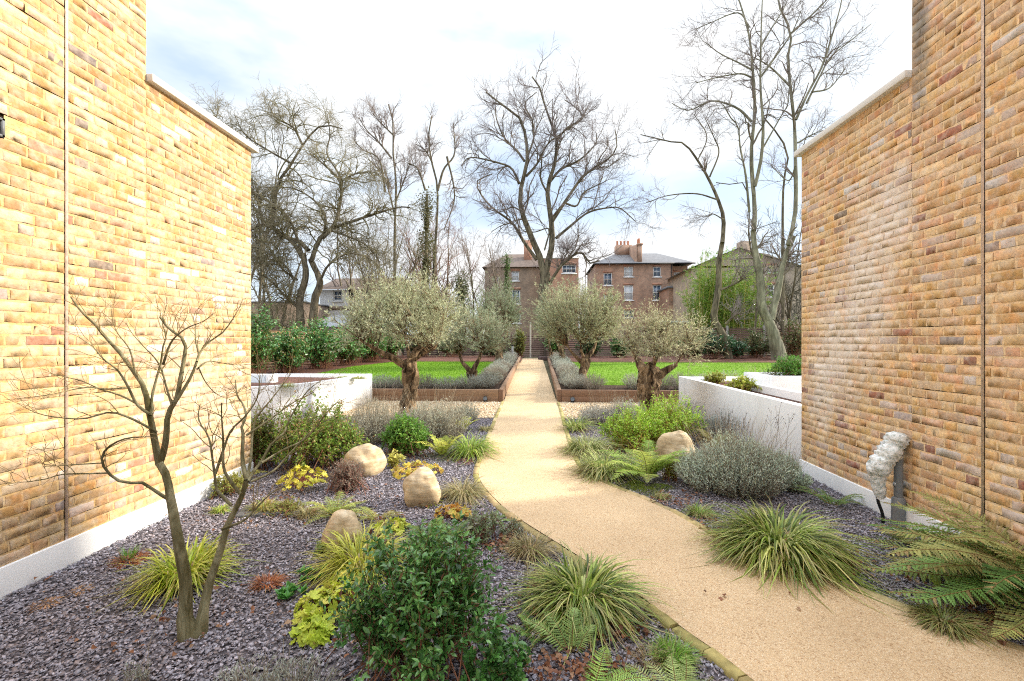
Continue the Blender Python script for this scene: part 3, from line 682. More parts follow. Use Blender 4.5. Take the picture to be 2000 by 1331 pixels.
def pinna_tpl(teeth=5):
    V = [[0, 0, 0]]; F_ = []
    for i in range(teeth):
        y = (i + .5) / teeth; w = .5 * (1 - y) ** .55
        V += [[-w * .55, i / teeth + .02, .0], [-w, y + .08, -.03], [w * .55, i / teeth + .02, 0], [w, y + .08, -.03], [0, y + .5 / teeth, .02]]
    for i in range(teeth):
        b = 1 + i * 5; c0 = 0 if i == 0 else b - 1
        F_ += [[c0, b + 4, b + 1], [c0, b + 1, b], [c0, b + 3, b + 4], [c0, b + 2, b + 3]]
    return np.array(V, float), F_
PIN5 = pinna_tpl(6); PIN2 = (np.array([[0, 0, 0], [-.4, .3, 0], [-.2, .7, -.05], [0, 1, -.1], [.2, .7, -.05], [.4, .3, 0], [0, .4, .03]]), [[0, 6, 1], [1, 6, 2], [2, 6, 3], [3, 6, 4], [4, 6, 5], [5, 6, 0]])
def fern(c, nf, L, label, cols, elev=(25, 75), pairs=22, wid=.17, group=None, az=None, tpl=PIN5, name='fern', droop=.45, rust=None, fat=.82):
    c = np.asarray(c, float); t = thing(name, c, label, 'fern', group)
    mb = MB(); st = MB(); m = 9
    for i in range(nf):
        a = (az[0] + (az[1] - az[0]) * (i + .5 * random.random()) / nf) if az else (i + random.random() * .7) / nf * 2 * PI
        e = R(random.uniform(*elev)); l = L * random.uniform(.72, 1.08); s = np.linspace(0, 1, m)
        hd = np.array([math.cos(a), math.sin(a), 0]); up = np.array([0, 0, 1.])
        cvv = random.uniform(-.18, .18); sdv = np.array([-hd[1], hd[0], 0])
        Q = c + l * (np.outer(s * math.cos(e) + .15 * s ** 2, hd) + np.outer(s * math.sin(e) - droop * s ** 2.3, up) + np.outer(cvv * s ** 2, sdv)) + hd * .02
        Q[:, 2] = np.maximum(Q[:, 2], c[2] + .02)
        col_ = pal(cols, 1, .1)[0]
        tubes(st, [Q], [np.linspace(.0035, .001, m) * (L / .4) ** .5], 4, (.20, .13, .05))
        u = np.repeat(np.linspace(.14, .985, pairs), 2); sgn = np.tile([1., -1.], pairs)
        x = u * (m - 1); ii = np.clip(x.astype(int), 0, m - 2); f = (x - ii)[:, None]
        pos = Q[ii] * (1 - f) + Q[ii + 1] * f; T = nrm(Q[ii + 1] - Q[ii]); S = nrm(np.cross(T, up)); Nn = np.cross(S, T)
        prof = np.interp(u, [0, .14, .35, .6, .85, 1], [.5, .72, 1, .8, .36, .06])
        d = nrm(S * sgn[:, None] + T * (.28 + .5 * u[:, None] ** 2) - Nn * .10 + .08 * rng.standard_normal(S.shape))
        pl = l * wid * prof; sc3 = np.stack([np.minimum(l * .85 / pairs * fat, pl * .7) , pl, pl], 1)
        cc = np.clip(col_ * (1 + .16 * rng.standard_normal((len(u), 1))) * 1.25, 0, 1)
        if rust is not None: k = rng.random(len(u)) < .12; cc[k] = pal(rust, int(k.sum()), .1)
        inst(mb, tpl[0], tpl[1], pos, d, Nn, sc3, cc)
    mb.build('fronds', M['leaf'], t); st.build('stalks', M['twig'], t); return t
def fernp(px, py, w, label, cols, nf=10, **k):
    c = G(px, py); return fern(c, nf, w * mpp(c[1]), label, cols, **k)
def shrub(c, rx, h, label, cols, nst=40, leaf=.045, lpt=9, cat='shrub', group=None, lw=1., mat='leaf', stem=(.20, .09, .05), tips=None, up=.6, name='shrub', twigs=7, spread=.6, base=.85, tpl=LEAF, sr=.004, flatten=1., low=.12):
    """stems from the base, twigs off them, whorled leaves along the twigs"""
    c = np.asarray(c, float); t = thing(name, c, label, cat, group)
    az = rng.random(nst) * 2 * PI; rr = np.sqrt(rng.random(nst))
    top = np.stack([rx * .8 * rr * np.cos(az), rx * .8 * rr * np.sin(az) * flatten, h * np.sqrt(np.maximum(.12, 1 - .75 * rr ** 2)) * (.5 + .56 * rng.random(nst))], 1)
    st = c + np.stack([rx * base * rng.standard_normal(nst) * .5, rx * base * rng.standard_normal(nst) * .5, np.zeros(nst)], 1)
    m = 6; s = np.linspace(0, 1, m)[None, :, None]; end = c + top
    mid = (st + end) / 2 + np.array([0, 0, .1]) * h + .06 * rx * rng.standard_normal(st.shape)
    Pt = st[:, None] * (1 - s) ** 2 + 2 * mid[:, None] * s * (1 - s) + end[:, None] * s ** 2
    Rd = taper(nst, m, np.full(nst, sr), np.full(nst, sr * .35)); sb = MB(); tubes(sb, Pt, Rd, 4, stem)
    s2, d2, r2, _, tt = kids(Pt, Rd, twigs, low, 1., R(50)); d2 = nrm(d2 + [0, 0, up]); L2 = h * .28 * (.5 + .7 * rng.random(len(s2)))
    P2 = curve(s2, d2, L2, 5, .12, .08); R2 = taper(len(s2), 5, r2 * .6, r2 * .2); tubes(sb, P2, R2, 3, stem)
    sb.build('stems', M['twig'], t)
    st3, d3, _, idx, tt = kids(P2, R2, lpt, .1, 1.02, R(58), .25)
    n = len(st3); Ls = leaf * (.6 + .6 * rng.random(n)) * (1.1 - .35 * tt)
    Nn = nrm(np.array([0, 0, 1.]) + .5 * rng.standard_normal((n, 3)))
    cc = pal(cols, n, .14)
    if tips is not None: k = (tt > .86) & (rng.random(n) < .5); cc[k] = pal(tips, int(k.sum()), .1)
    lb = MB(); inst(lb, tpl[0], tpl[1], st3, d3, Nn, np.stack([Ls * lw, Ls, Ls], 1), cc); lb.build('leaves', M[mat], t)
    return t
def shrubp(px, py, hw, h, label, cols, **k):
    c = G(px, py); s = mpp(c[1]); return shrub(c, hw * s, h * s, label, cols, **k)
LAV = [(.46, .50, .42), (.36, .41, .34), (.56, .58, .51), (.46, .46, .41)]
LAVB = [(.40, .35, .28), (.30, .24, .20)]
def lav_into(sb, lb, c, rx, h, nst, cols, leaf=.022, nl=16, brown=.25, spk=.15, ry=None):
    az = rng.random(nst) * 2 * PI; rr = rng.random(nst) ** .42; ry = ry or rx
    st = c + np.stack([rx * .35 * rr * np.cos(az), ry * .35 * rr * np.sin(az), np.zeros(nst)], 1)
    end = c + np.stack([rx * rr * np.cos(az), ry * rr * np.sin(az), h * np.sqrt(np.maximum(.08, 1 - .8 * rr ** 2)) * (.8 + .25 * rng.random(nst))], 1)
    m = 5; s = np.linspace(0, 1, m)[None, :, None]; mid = st * .45 + end * .55 - np.array([0, 0, .08]) * h + .04 * rng.standard_normal(st.shape) * rx
    Pt = st[:, None] * (1 - s) ** 2 + 2 * mid[:, None] * s * (1 - s) + end[:, None] * s ** 2
    Rd = taper(nst, m, np.full(nst, .0022), np.full(nst, .001)); tubes(sb, Pt, Rd, 3, (.24, .20, .15))
    s3, d3, _, _, tt = kids(Pt, Rd, int(nl * 1.2), .04, 1.02, R(38), .3); n = len(s3)
    Ls = leaf * (.7 + .8 * rng.random(n)); cc = pal(cols, n, .13); k = (tt < .5) & (rng.random(n) < brown * 2); cc[k] = pal(LAVB, int(k.sum()), .15)
    inst(lb, NEEDLE[0], NEEDLE[1], s3, d3, rdir(n, 1.), np.stack([Ls * .21, Ls, Ls], 1), cc)
def lavender(px, py, hw, h, label, cols=LAV, nst=260, group='lavender clumps', base=None, name='lavender', ry=None, leaf=.022, nl=16, brown=.25, cat='lavender', lobes=3, spikes=.1):
    c = G(px, py) if base is None else np.asarray(base, float); s = mpp(c[1]) if base is None else 1.; t = thing(name, c, label, cat, group)
    sb, lb = MB(), MB()
    for q in range(lobes):
        a = 6.28 * q / lobes + random.random(); o = np.array([math.cos(a), math.sin(a), 0]) * hw * s * .42 * (lobes > 1)
        lav_into(sb, lb, c + o, hw * s * (.68 if lobes > 1 else 1), h * s * random.uniform(.6, 1.12), int(nst * 1.15 / lobes), cols, leaf, nl, brown, ry=ry)
    n = int(nst * spikes); az = rng.random(n) * 6.28; r = np.sqrt(rng.random(n)); p0 = c + np.stack([hw * s * r * .6 * np.cos(az), hw * s * r * .6 * np.sin(az), np.full(n, h * s * .4)], 1)
    tubes(sb, curve(p0, nrm(np.stack([.6 * r * np.cos(az), .6 * r * np.sin(az), np.ones(n)], 1)), h * s * (.6 + .45 * rng.random(n)), 5, .06, .02), np.full((n, 5), .0011), 3, (.42, .36, .26))
    sb.build('stems', M['twig'], t); lb.build('leaves', M['grey_leaf'], t); return t
def lobed(k=7):
    V = [[0, 0, 0]]; n = k * 4
    for i in range(n + 1):
        a = -PI * .93 + 2 * PI * .93 * i / n; r = .5 * (1 + .13 * math.cos(a * k) + .05 * math.cos(a * k * 3)) ; V.append([r * math.sin(a), r * math.cos(a) , .07 * math.cos(a * k) + .03])
    return np.array(V), [[0, i + 2, i + 1] for i in range(n)]
LOB = lobed()
def heuchera(px, py, hw, h, label, cols, n=60, leaf=.075, group=None, veins=None, name='heuchera'):
    c = G(px, py); s = mpp(c[1]); t = thing(name, c, label, 'plant', group); rx, hh = hw * s, h * s
    az = rng.random(n) * 2 * PI; rr = np.sqrt(rng.random(n)); pos = c + np.stack([rx * rr * np.cos(az), rx * rr * np.sin(az), hh * (1 - .7 * rr ** 2) * (.6 + .5 * rng.random(n)) + .015], 1)
    out_ = np.stack([np.cos(az), np.sin(az), np.zeros(n)], 1); Nn = nrm(out_ * rr[:, None] * .9 + [0, 0, 1.] + .35 * rng.standard_normal((n, 3))); Y = nrm(out_ - Nn * (out_ * Nn).sum(1, keepdims=True) + .3 * rng.standard_normal((n, 3)))
    lb = MB(); inst(lb, LOB[0], LOB[1], pos, Y, Nn, leaf * (.55 + .6 * rng.random(n)), pal(cols, n, .12)); lb.build('leaves', M['leaf'], t)
    sb = MB(); b = c + .02 * rng.standard_normal((n, 3)) * [1, 1, 0]; q = np.stack([b, (b + pos) / 2 + [0, 0, .01], pos], 1); tubes(sb, q, np.full((n, 3), .0016), 3, (.30, .10, .07)); sb.build('stalks', M['twig'], t); return t
def boulder(px0, px1, py0, py1, label, seed, tilt=0., group='sandstone boulders', yo=0):
    c = G((px0 + px1) / 2, py1 - 4); s = mpp(c[1]); rx = (px1 - px0) / 2 * s; h = (py1 - py0) * s
    import bmesh
    bm = bmesh.new(); bmesh.ops.create_icosphere(bm, subdivisions=5, radius=1)
    for v in bm.verts:
        p = v.co.copy(); q = p * 1.1 + Vector((seed, 0, 0)); d = 1 + .26 * noise.noise(q) + .05 * noise.noise(q * 3) + .012 * noise.noise(q * 9)
        d2 = (abs(p.x) ** 2.15 + abs(p.y) ** 2.15 + abs(p.z) ** 2.15) ** (-1 / 2.15)
        v.co = p * d * d2
    V = np.array([v.co for v in bm.verts]); F_ = [[v.index for v in f.verts] for f in bm.faces]; bm.free()
    a = tilt; V = np.c_[V[:, 0] * math.cos(a) - V[:, 2] * math.sin(a), V[:, 1], V[:, 0] * math.sin(a) + V[:, 2] * math.cos(a)]
    V = V / np.abs(V).max(0); cz = c[2] + h * .385
    mb = MB(); mb.add(V * [rx, rx * .85, h * .60] , F_)
    o = mb.build('boulder', M['stone'], None, True); o.location = (c[0], c[1] + rx * .8 + yo, cz)
    return tag(o, label, 'boulder', group)
# ---------------------------------------------------------------- trees
def limb(pts, Y, m=12, dy=0.):
    """photo points (px,py[,Y]) of one limb -> world polyline; Y drifts by dy towards the tip"""
    k = len(pts); o = [P(p[0], p[1], (p[2] if len(p) > 2 else Y + dy * i / max(1, k - 1))) for i, p in enumerate(pts)]
    return resamp(o, m)
def zoomed(pts, ox, oy, s): return [(ox + a / s, oy + b / s) for a, b in pts]
def branches(limbs, radii, levels, c, rmin=.004, sides0=8, trop=.0):
    """limbs: (n,m,3); levels: list of (kids, ratio, angle, wiggle, tropism, lo, m)"""
    cr, tw = MB(), MB(); Pt, Rd = limbs, radii
    tubes(cr, Pt, Rd, sides0, c[0])
    for li, (k, L, ang, wig, tr, lo, m) in enumerate(levels):
        s, d, r, idx, tt = kids(Pt, Rd, k, lo, 1., R(ang)); d = nrm(d + [0, 0, tr * 2])
        Ln = L * (.4 + .8 * rng.random(len(s))) * (1.15 - .5 * tt)
        Pt = curve(s, d, Ln, m, wig, tr); r1 = np.maximum(r * .55, rmin); Rd = taper(len(s), m, r1, np.maximum(r1 * .3, rmin * .7))
        tubes(tw, Pt, Rd, 4 if li == 0 else 3, c[min(li + 1, len(c) - 1)])
    return cr, tw, Pt, Rd
def inleaves(Pt, Rd, nl, cols, leaf, lw=.22, tpl=NEEDLE, ang=45):
    s3, d3, _, _, tt = kids(Pt, Rd, nl, .1, 1.05, R(ang), .3); n = len(s3); Ls = leaf * (.6 + .7 * rng.random(n)); lb = MB()
    inst(lb, tpl[0], tpl[1], s3, d3, rdir(n, .6), np.stack([Ls * lw, Ls, Ls], 1), pal(cols, n, .16)); return lb
# ---------------------------------------------------------------- olive trees
OLV = [(.46, .50, .32), (.36, .42, .25), (.60, .62, .44), (.26, .31, .18), (.50, .53, .37)]
OLVG = [(.33, .40, .25), (.42, .48, .32), (.24, .31, .18), (.50, .53, .38)]
def olive(base, label, trunk, limbs, crown, cols=OLV, nb=150, leaf=.062, nl=11, name='olive_tree', dep=1.0, tw=7, Y=None, shell=.45):
    """trunk [(px,py,width px)...], limbs lists of px points with start width, crown (cx,cy,rx,ry) in px"""
    Y = Y or G(*base)[1]; k = Y / F; c0 = np.array(P(base[0], base[1], Y)); c0[2] = g(Y) + (.22 if Y > 11 else 0)
    t = thing(name, c0, label, 'olive tree', 'olive trees along the path')
    q = [P(a, b, Y) for a, b, _ in trunk]; q[0][2] = c0[2] - .05; rad = [w * k / 2 for _, _, w in trunk]
    pr = resamp([(*p, r) for p, r in zip(q, rad)], 26); mb = MB(); m = 26; S = 22
    tubes(mb, [pr[:, :3]], [pr[:, 3]], S, (.3, .2, .1)); V = mb.v[0]
    for i, v in enumerate(V):
        a = pr[i // S]; d = v - a[:3]; n1 = noise.noise(Vector((v[0] * 7, v[1] * 7, v[2] * 3.2))); n2 = noise.noise(Vector((v[0] * 22, v[1] * 22, v[2] * 9 + 5)))
        V[i] = a[:3] + d * (.92 + .55 * n1 + .28 * n2)
    mb.build('trunk', M['olive_bark'], t, True)
    lb = MB(); L = []; 
    for lm in limbs:
        w0, dy, pts = lm; pl = limb(pts, Y, 12, dy); L.append(pl); tubes(lb, [pl], [np.linspace(w0 * k / 2, w0 * k / 7, 12)], 9, (.3, .2, .1), rough=.07)
    cx, cy, rx, ry = crown; C0 = P(cx, cy, Y); RX = np.array([rx * k, dep * rx * k, ry * k])
    d = rdir(nb, .1); d = d[~((d[:, 2] < -.5) & (np.hypot(d[:, 0], d[:, 1]) < .8))]; nb = len(d); lump = np.array([1 + .55 * noise.noise(Vector(tuple(v * 2.3)) + C0.tolist()[0] * Vector((1, 1, 1))) for v in d])[:, None]; tgt = C0 + d * RX * lump * .98 * (shell + (1 - shell) * rng.random((nb, 1))) ** .5
    pts = np.concatenate([l[5:] for l in L] + [np.repeat(pr[-1:, :3], 2, 0)]); dd = np.linalg.norm(tgt[:, None] - pts[None], axis=2) + .1 * rng.random((nb, len(pts)))
    src = pts[dd.argmin(1)]; s = np.linspace(0, 1, 7)[None, :, None]; mid = (src + tgt) / 2 + np.array([0, 0, -.02]) + .06 * rng.standard_normal(src.shape)
    Pt = src[:, None] * (1 - s) ** 2 + 2 * mid[:, None] * s * (1 - s) + tgt[:, None] * s ** 2; Rd = taper(nb, 7, np.full(nb, .009), np.full(nb, .003)); tubes(lb, Pt, Rd, 4, (.24, .19, .12))
    lb.build('limb', M['olive_bark'], t, True)
    s2, d2, r2, _, tt = kids(Pt, Rd, tw, .35, 1., R(45)); d2 = nrm(d2 + .5 * nrm(s2 - C0) + [0, 0, .35]); P2 = curve(s2, d2, .32 * (.3 + 1.6 * rng.random(len(s2)) ** 1.5), 5, .16, .02); R2 = taper(len(s2), 5, np.full(len(s2), .004), np.full(len(s2), .0015))
    tb = MB(); tubes(tb, P2, R2, 3, (.34, .29, .19)); tb.build('twigs', M['twig'], t)
    inleaves(P2, R2, nl, cols, leaf, .2).build('crown', M['grey_leaf'], t); return t
olive((797, 818), 'large olive tree with fallen-open limbs rising from lavender left of the path',
      [(797, 822, 44), (795, 800, 36), (800, 770, 30), (802, 740, 31), (802, 712, 30), (800, 700, 24)],
      [(17, -.2, [(797, 718), (778, 706), (748, 690), (722, 676), (702, 662)]), (15, .3, [(802, 705), (812, 688), (828, 672), (845, 655), (862, 636), (872, 615)]), (9, .4, [(801, 702), (795, 675), (790, 650), (792, 625)]), (8, -.3, [(808, 705), (830, 690), (850, 682)])],
      (782, 628, 114, 76), nb=340, nl=11, tw=8, leaf=.066, shell=.2, cols=[(.56, .60, .39), (.45, .50, .31), (.74, .76, .54), (.32, .37, .21)])
olive((1270, 812), 'thick-trunked pollarded olive tree with sparse crown beside the right white planter',
      [(1270, 815, 46), (1268, 790, 37), (1264, 765, 38), (1266, 745, 44), (1264, 728, 44), (1258, 714, 34)],
      [(26, 0, [(1266, 745), (1285, 735), (1305, 722), (1322, 712)]), (22, .2, [(1256, 722), (1246, 705), (1240, 697)]), (12, -.2, [(1270, 722), (1280, 706), (1284, 690)]), (4, .2, [(1276, 712), (1278, 670), (1279, 640)]), (4, 0, [(1318, 716), (1335, 690), (1348, 672)]), (4, 0, [(1244, 702), (1232, 680), (1222, 655)])],
      (1292, 668, 84, 56), nb=190, nl=8, tw=7, leaf=.060, cols=[(.54, .54, .33), (.42, .44, .25), (.68, .65, .45), (.30, .34, .19)], shell=.2)
olive((925, 758), 'olive tree with forked dark trunk in the left raised bed', 
      [(926, 760, 26), (923, 740, 20), (921, 725, 22)], [(12, 0, [(920, 728), (910, 716), (902, 706), (896, 690)]), (12, .2, [(922, 728), (930, 712), (937, 698), (940, 680)])],
      (925, 648, 66, 56), OLVG, nb=200, nl=10, leaf=.07, Y=12.6)
olive((1137, 757), 'round-crowned olive tree with reddish forked trunk in the right raised bed',
      [(1137, 760, 26), (1138, 735, 20), (1142, 712, 20), (1144, 700, 18)], [(9, 0, [(1139, 712), (1128, 700), (1118, 690), (1108, 676)]), (10, .2, [(1143, 704), (1154, 690), (1162, 676), (1168, 655)]), (7, -.2, [(1142, 702), (1136, 688), (1134, 670)])],
      (1132, 622, 80, 66), [(.46, .49, .29), (.37, .41, .24), (.58, .58, .38), (.28, .34, .19)], nb=320, nl=11, leaf=.075, Y=12.6)
olive((975, 708), 'tall olive tree behind the forked one left of the path', [(975, 712, 20), (975, 690, 16), (978, 670, 14)], [(8, 0, [(976, 690), (965, 668), (958, 645)]), (8, .3, [(977, 685), (988, 660), (992, 635)])],
      (972, 606, 50, 58), OLVG, nb=220, nl=9, leaf=.085, Y=18.5)
olive((1099, 705), 'far olive tree behind the round-crowned one right of the path', [(1099, 712, 14), (1098, 690, 11), (1096, 675, 10)], [(6, 0, [(1098, 690), (1088, 668), (1080, 645)]), (6, .3, [(1097, 685), (1108, 662), (1112, 640)])],
      (1086, 612, 38, 56), OLVG, nb=170, nl=9, leaf=.085, Y=18.5)
olive((1077, 700), 'farthest olive tree by the path end at the back fence', [(1077, 704, 8), (1077, 688, 7)], [(4, 0, [(1077, 690), (1072, 668), (1068, 650)])], (1075, 640, 24, 34), OLVG, nb=70, nl=9, leaf=.09, Y=21.5)
# ---------------------------------------------------------------- small bare maple in the left slate bed
z1 = lambda pts: zoomed(pts, 0, 550, 3.327)
z2 = lambda pts: zoomed(pts, 0, 930, 3.32)
c0 = G(380, 1246); MY = c0[1]
t = thing('maple_tree', c0, 'small leafless multi-stemmed maple growing from the slate chippings', 'small tree')
ML = [  # width px at start, end, depth drift, points
 (27, 13, -.02, [(381, 1252), (366, 1228)] + z2([(1198, 940), (1203, 860), (1205, 700), (1172, 500), (1140, 330), (1110, 160), (1078, 0)]) + [(311, 905)]),
 (14, 3, .10, [(311, 908), (303, 866)] + z1([(985, 930), (970, 860), (940, 700), (880, 600), (830, 530), (760, 440), (690, 370), (620, 280), (530, 200), (460, 100)])),
 (8, 2, .2, z1([(975, 870), (990, 820), (985, 760), (1020, 620), (1045, 530), (1060, 420), (1080, 360), (1055, 260), (1088, 140)])),
 (8, 2, -.2, z1([(968, 860), (890, 800), (830, 680), (760, 570), (700, 530), (640, 470), (610, 430), (510, 360)])),
 (7, 1.5, -.3, z1([(1020, 980), (930, 930), (850, 890), (720, 850), (560, 890), (430, 890), (250, 860), (110, 790)])),
 (6, 1.5, .1, z1([(900, 800), (780, 740), (650, 700), (540, 650), (420, 620), (290, 590)])),
 (5, 1.3, -.4, z1([(825, 690), (700, 700), (550, 690), (300, 740), (20, 772)])),
 (13, 4, .05, z1([(1040, 1180), (1065, 1100), (1082, 1000), (1085, 900), (1120, 800), (1150, 760), (1170, 650), (1190, 540), (1206, 430), (1188, 372), (1150, 345), (1090, 300), (1040, 230)])),
 (9, 2, .25, z1([(1140, 785), (1230, 640), (1280, 520), (1300, 460), (1360, 390), (1450, 330), (1540, 200), (1580, 110)])),
 (6, 1.5, -.1, z1([(1115, 800), (1080, 680), (1045, 560), (1000, 490), (950, 440), (860, 340), (820, 270)])),
 (5, 1.5, .15, z1([(1280, 520), (1290, 470), (1270, 380), (1270, 280), (1240, 200)])),
 (5, 1.5, .0, z1([(880, 600), (855, 480), (830, 420), (760, 330), (730, 240), (720, 150)])),
 (7, 1.2, -.1, z1([(1060, 620 - 80), (1100, 420), (1140, 360), (1220, 300), (1320, 260), (1400, 200)])),
 (9, 3.5, -.25, [(329, 976)] + z2([(1040, 120), (920, 42)]) + z1([(870, 1310), (780, 1300), (700, 1240), (660, 1160), (700, 1080), (820, 1020), (970, 1010)])),
 (5, 1.2, -.45, z1([(700, 1245), (560, 1250), (400, 1255), (270, 1290), (0, 1320)])),
 (4, 1.2, -.35, z1([(662, 1180), (500, 1190), (420, 1195), (280, 1205)])),
 (5, 1., .3, z1([(1280, 570), (1350, 520), (1440, 530), (1520, 540)])),
 (4, 1., .3, z1([(1290, 560), (1340, 660), (1420, 740), (1540, 780)])),
 (20, 9, .15, [(384, 1250), (390, 1231)] + z2([(1316, 900), (1332, 800), (1372, 650), (1440, 450), (1470, 330), (1520, 230), (1580, 100), (1602, 0)])),
 (9, 2, .3, z1([(1600, 1290), (1575, 1150), (1580, 1000), (1570, 940), (1600, 880), (1580, 800), (1540, 740), (1530, 640)])),
 (7, 1.5, .45, z1([(1610, 1300), (1650, 1230), (1700, 1170), (1760, 1060), (1850, 980), (1880, 900), (1990, 720), (2090, 640)])),
 (6, 1.5, .3, z1([(1600, 1310), (1630, 1150), (1640, 1000), (1660, 900), (1710, 830), (1800, 720), (1890, 600)])),
 (7, 2, .0, z2([(1500, 190), (1440, 130), (1390, 60)]) + z1([(1400, 1300), (1380, 1150), (1355, 1010), (1290, 900), (1300, 800)])),
 (6, 2, .1, z1([(1400, 1250), (1450, 1100), (1500, 970), (1590, 880), (1670, 760), (1690, 620)])),
 (7, 2, -.1, z1([(1560, 1380), (1500, 1300), (1455, 1220), (1450, 1100), (1450, 1020), (1440, 880), (1440, 790)])),
 (5, 1.5, .4, z1([(1630, 1300), (1780, 1230), (1900, 1100), (2050, 950), (2200, 860)])),
 (5, 1.5, .5, z1([(1700, 1180), (1830, 1100), (2000, 1010), (2150, 820), (2250, 760)])),
 (6, 1.5, -.05, z2([(1440, 345), (1580, 290), (1650, 220), (1750, 120), (1860, 50)])),
 (5, 1.5, .3, z1([(1600, 1000), (1750, 900), (1900, 790), (2040, 720)])),
]
tk = MB(); tw = MB(); LL = []; RR = []
for i, (wa, wb, dy, pts) in enumerate(ML):
    if wa < 12 and i < 19: wa, wb = wa * .78, wb * .6
    y0 = MY if i in (0, 18) else MY + .05; pl = limb(pts, y0, 16, dy); k = MY / F
    if i in (0, 18): pl[0][2] = c0[2] - .10
    rr = np.linspace(wa, wb, 16) ** 1.0 * k / 2
    if i in (0, 18): rr[:3] *= [1.7, 1.45, 1.15]
    (tubes(tk, [pl], [rr], 14 if wa > 12 else 8, (.3, .25, .15), rough=.035)); LL.append(pl); RR.append(rr)
LL = np.array(LL)[1:]; RR = np.array(RR)[1:]; keep = np.arange(len(LL)) != 17; LL = LL[keep]; RR = RR[keep]
s, d, r, ii, tt = kids(LL, RR, 10, .3, 1., R(42)); dd = nrm(d + [-.05, -.1, .18]); Pa = curve(s, dd, .22 * (.4 + .8 * rng.random(len(s))), 7, .26, .06); Ra = taper(len(s), 7, np.clip(r * .5, .0012, .003), np.full(len(s), .0008))
tubes(tw, Pa, Ra, 4, (.32, .25, .12))
s, d, r, ii, tt = kids(Pa, Ra, 2, .3, 1., R(35)); Pb = curve(s, d, .10 * (.4 + .8 * rng.random(len(s))), 4, .12, .03); tubes(tw, Pb, taper(len(s), 4, np.full(len(s), .0011), np.full(len(s), .0006)), 3, (.34, .22, .11))
tk.build('trunk', M['maple_bark'], t, True); tw.build('twigs', M['twig'], t)
# ---------------------------------------------------------------- boulders
boulder(775, 858, 922, 1000, 'tan banded boulder standing upright near the path edge', 3.1, .2)
boulder(608, 698, 1010, 1092, 'tan boulder half behind the yellow arching grass', 8.7)
boulder(650, 741, 876, 940, 'pale boulder behind the round grey bush', 5.2)
boulder(1292, 1373, 850, 922, 'tan boulder between fern and lavender right of the path', 12.4)
mb = MB(); q = G(545, 1000); mb.box(q[0] - .35, q[0] + .22, q[1] - .14, q[1] + .16, q[2] - .02, q[2] + .035, (.11, .12, .13), rot=.3); o = mb.build('stone_slab', flat('riven_slate', (.13, .135, .14), .5, 9., .3, .8, .02), None, bevel=.01); tag(o, 'flat grey slate slab lying in the chippings', 'stone slab')
# ---------------------------------------------------------------- left bed planting
YG_ = [(.42, .52, .04), (.60, .66, .08), (.28, .42, .03), (.70, .68, .18)]
GR_ = [(.14, .24, .03), (.26, .38, .05), (.44, .52, .12), (.58, .58, .24), (.09, .16, .02)]
BZ_ = [(.30, .28, .12), (.42, .36, .18), (.22, .24, .08), (.50, .42, .26)]
SG = 'evergreen sedges edging the path'
sedge(362, 1135, 105, 108, 'yellow-green arching grass behind the bare maple stems', YG_, 520, width=.011, droop=1.0)
sedge(704, 1115, 105, 112, 'bright yellow arching grass in front of the half-hidden boulder', [(.52, .52, .07), (.62, .60, .14), (.36, .44, .05)], 520, width=.011)
sedge(1138, 1190, 104, 138, 'large green sedge at the left path edge nearest the camera', GR_, 1000, group=SG, width=.012, droop=1.1)
sedge(1035, 1085, 62, 62, 'dry fawn sedge left of the path behind the large green one', [(.46, .38, .22), (.36, .30, .14), (.26, .26, .10)], 420, group=SG, width=.005)
sedge(905, 972, 60, 62, 'bronze-green mop-headed sedge beside the upright boulder', BZ_, 520, group=SG, width=.006, droop=1.3)
sedge(920, 890, 62, 72, 'bright green grass clump at the path edge by the far ferns', [(.24, .38, .04), (.36, .46, .08), (.16, .28, .04)], 420, group=SG, width=.010, droop=1.2)
sedge(948, 842, 22, 14, 'small straw-coloured grass at the far end of the left bed', [(.46, .38, .20), (.32, .34, .12)], 160, width=.008)
sedge(430, 1003, 22, 26, 'small fresh green grass tuft near the white plinth', [(.25, .40, .05), (.40, .46, .10)], 160)
sedge(515, 1000, 42, 38, 'loose yellowish grass beside the flat slate slab', [(.42, .40, .10), (.36, .26, .12), (.30, .38, .08)], 240)
sedge(772, 888, 26, 26, 'dry straw grass behind the pale boulder', [(.56, .46, .28), (.44, .34, .18)], 200, width=.007)
sedge(1315, 1295, 55, 52, 'fine vivid green grass tuft at the bottom left of the path', [(.16, .40, .04), (.24, .48, .06), (.30, .42, .10)], 700, width=.0035, droop=.7)
sedge(1270, 1300, 55, 30, 'wispy dry grass beside the vivid green tuft', [(.46, .36, .22), (.38, .26, .14)], 200, width=.0025, droop=.8)
def tuft(px, py, hw, h, label, cols, n=140, tip=None):
    c = G(px, py); k = mpp(c[1]); t = thing('dry_tuft', c, label, 'dry plant', 'withered tufts in the slate'); blades(c, n, h * k * 1.3, .8, .006, cols, 1, .9, seed_r=hw * k * .75, parent=t, name='stalks')
    if tip: blades(c + np.array([-hw * k * .3, .03, 0]), 60, h * k * 1.5, .5, .006, tip, 1, .4, seed_r=hw * k * .3, parent=t, name='shoots')
tuft(252, 1100, 33, 24, 'rust-red withered tuft with a fresh green shoot near the plinth', [(.40, .13, .05), (.52, .20, .08), (.26, .08, .04)], 220, [(.16, .40, .06), (.24, .46, .10)])
tuft(522, 1146, 28, 26, 'rust-red withered tuft in the middle of the slate', [(.40, .13, .05), (.52, .20, .08), (.26, .08, .04)], 200)
tuft(90, 1186, 28, 12, 'pale brown withered tuft nearest the left photo edge', [(.42, .22, .10), (.52, .30, .16)])
tuft(155, 1160, 24, 12, 'thin straw tuft beside the pale brown one', [(.46, .26, .13), (.54, .32, .18)], 70)
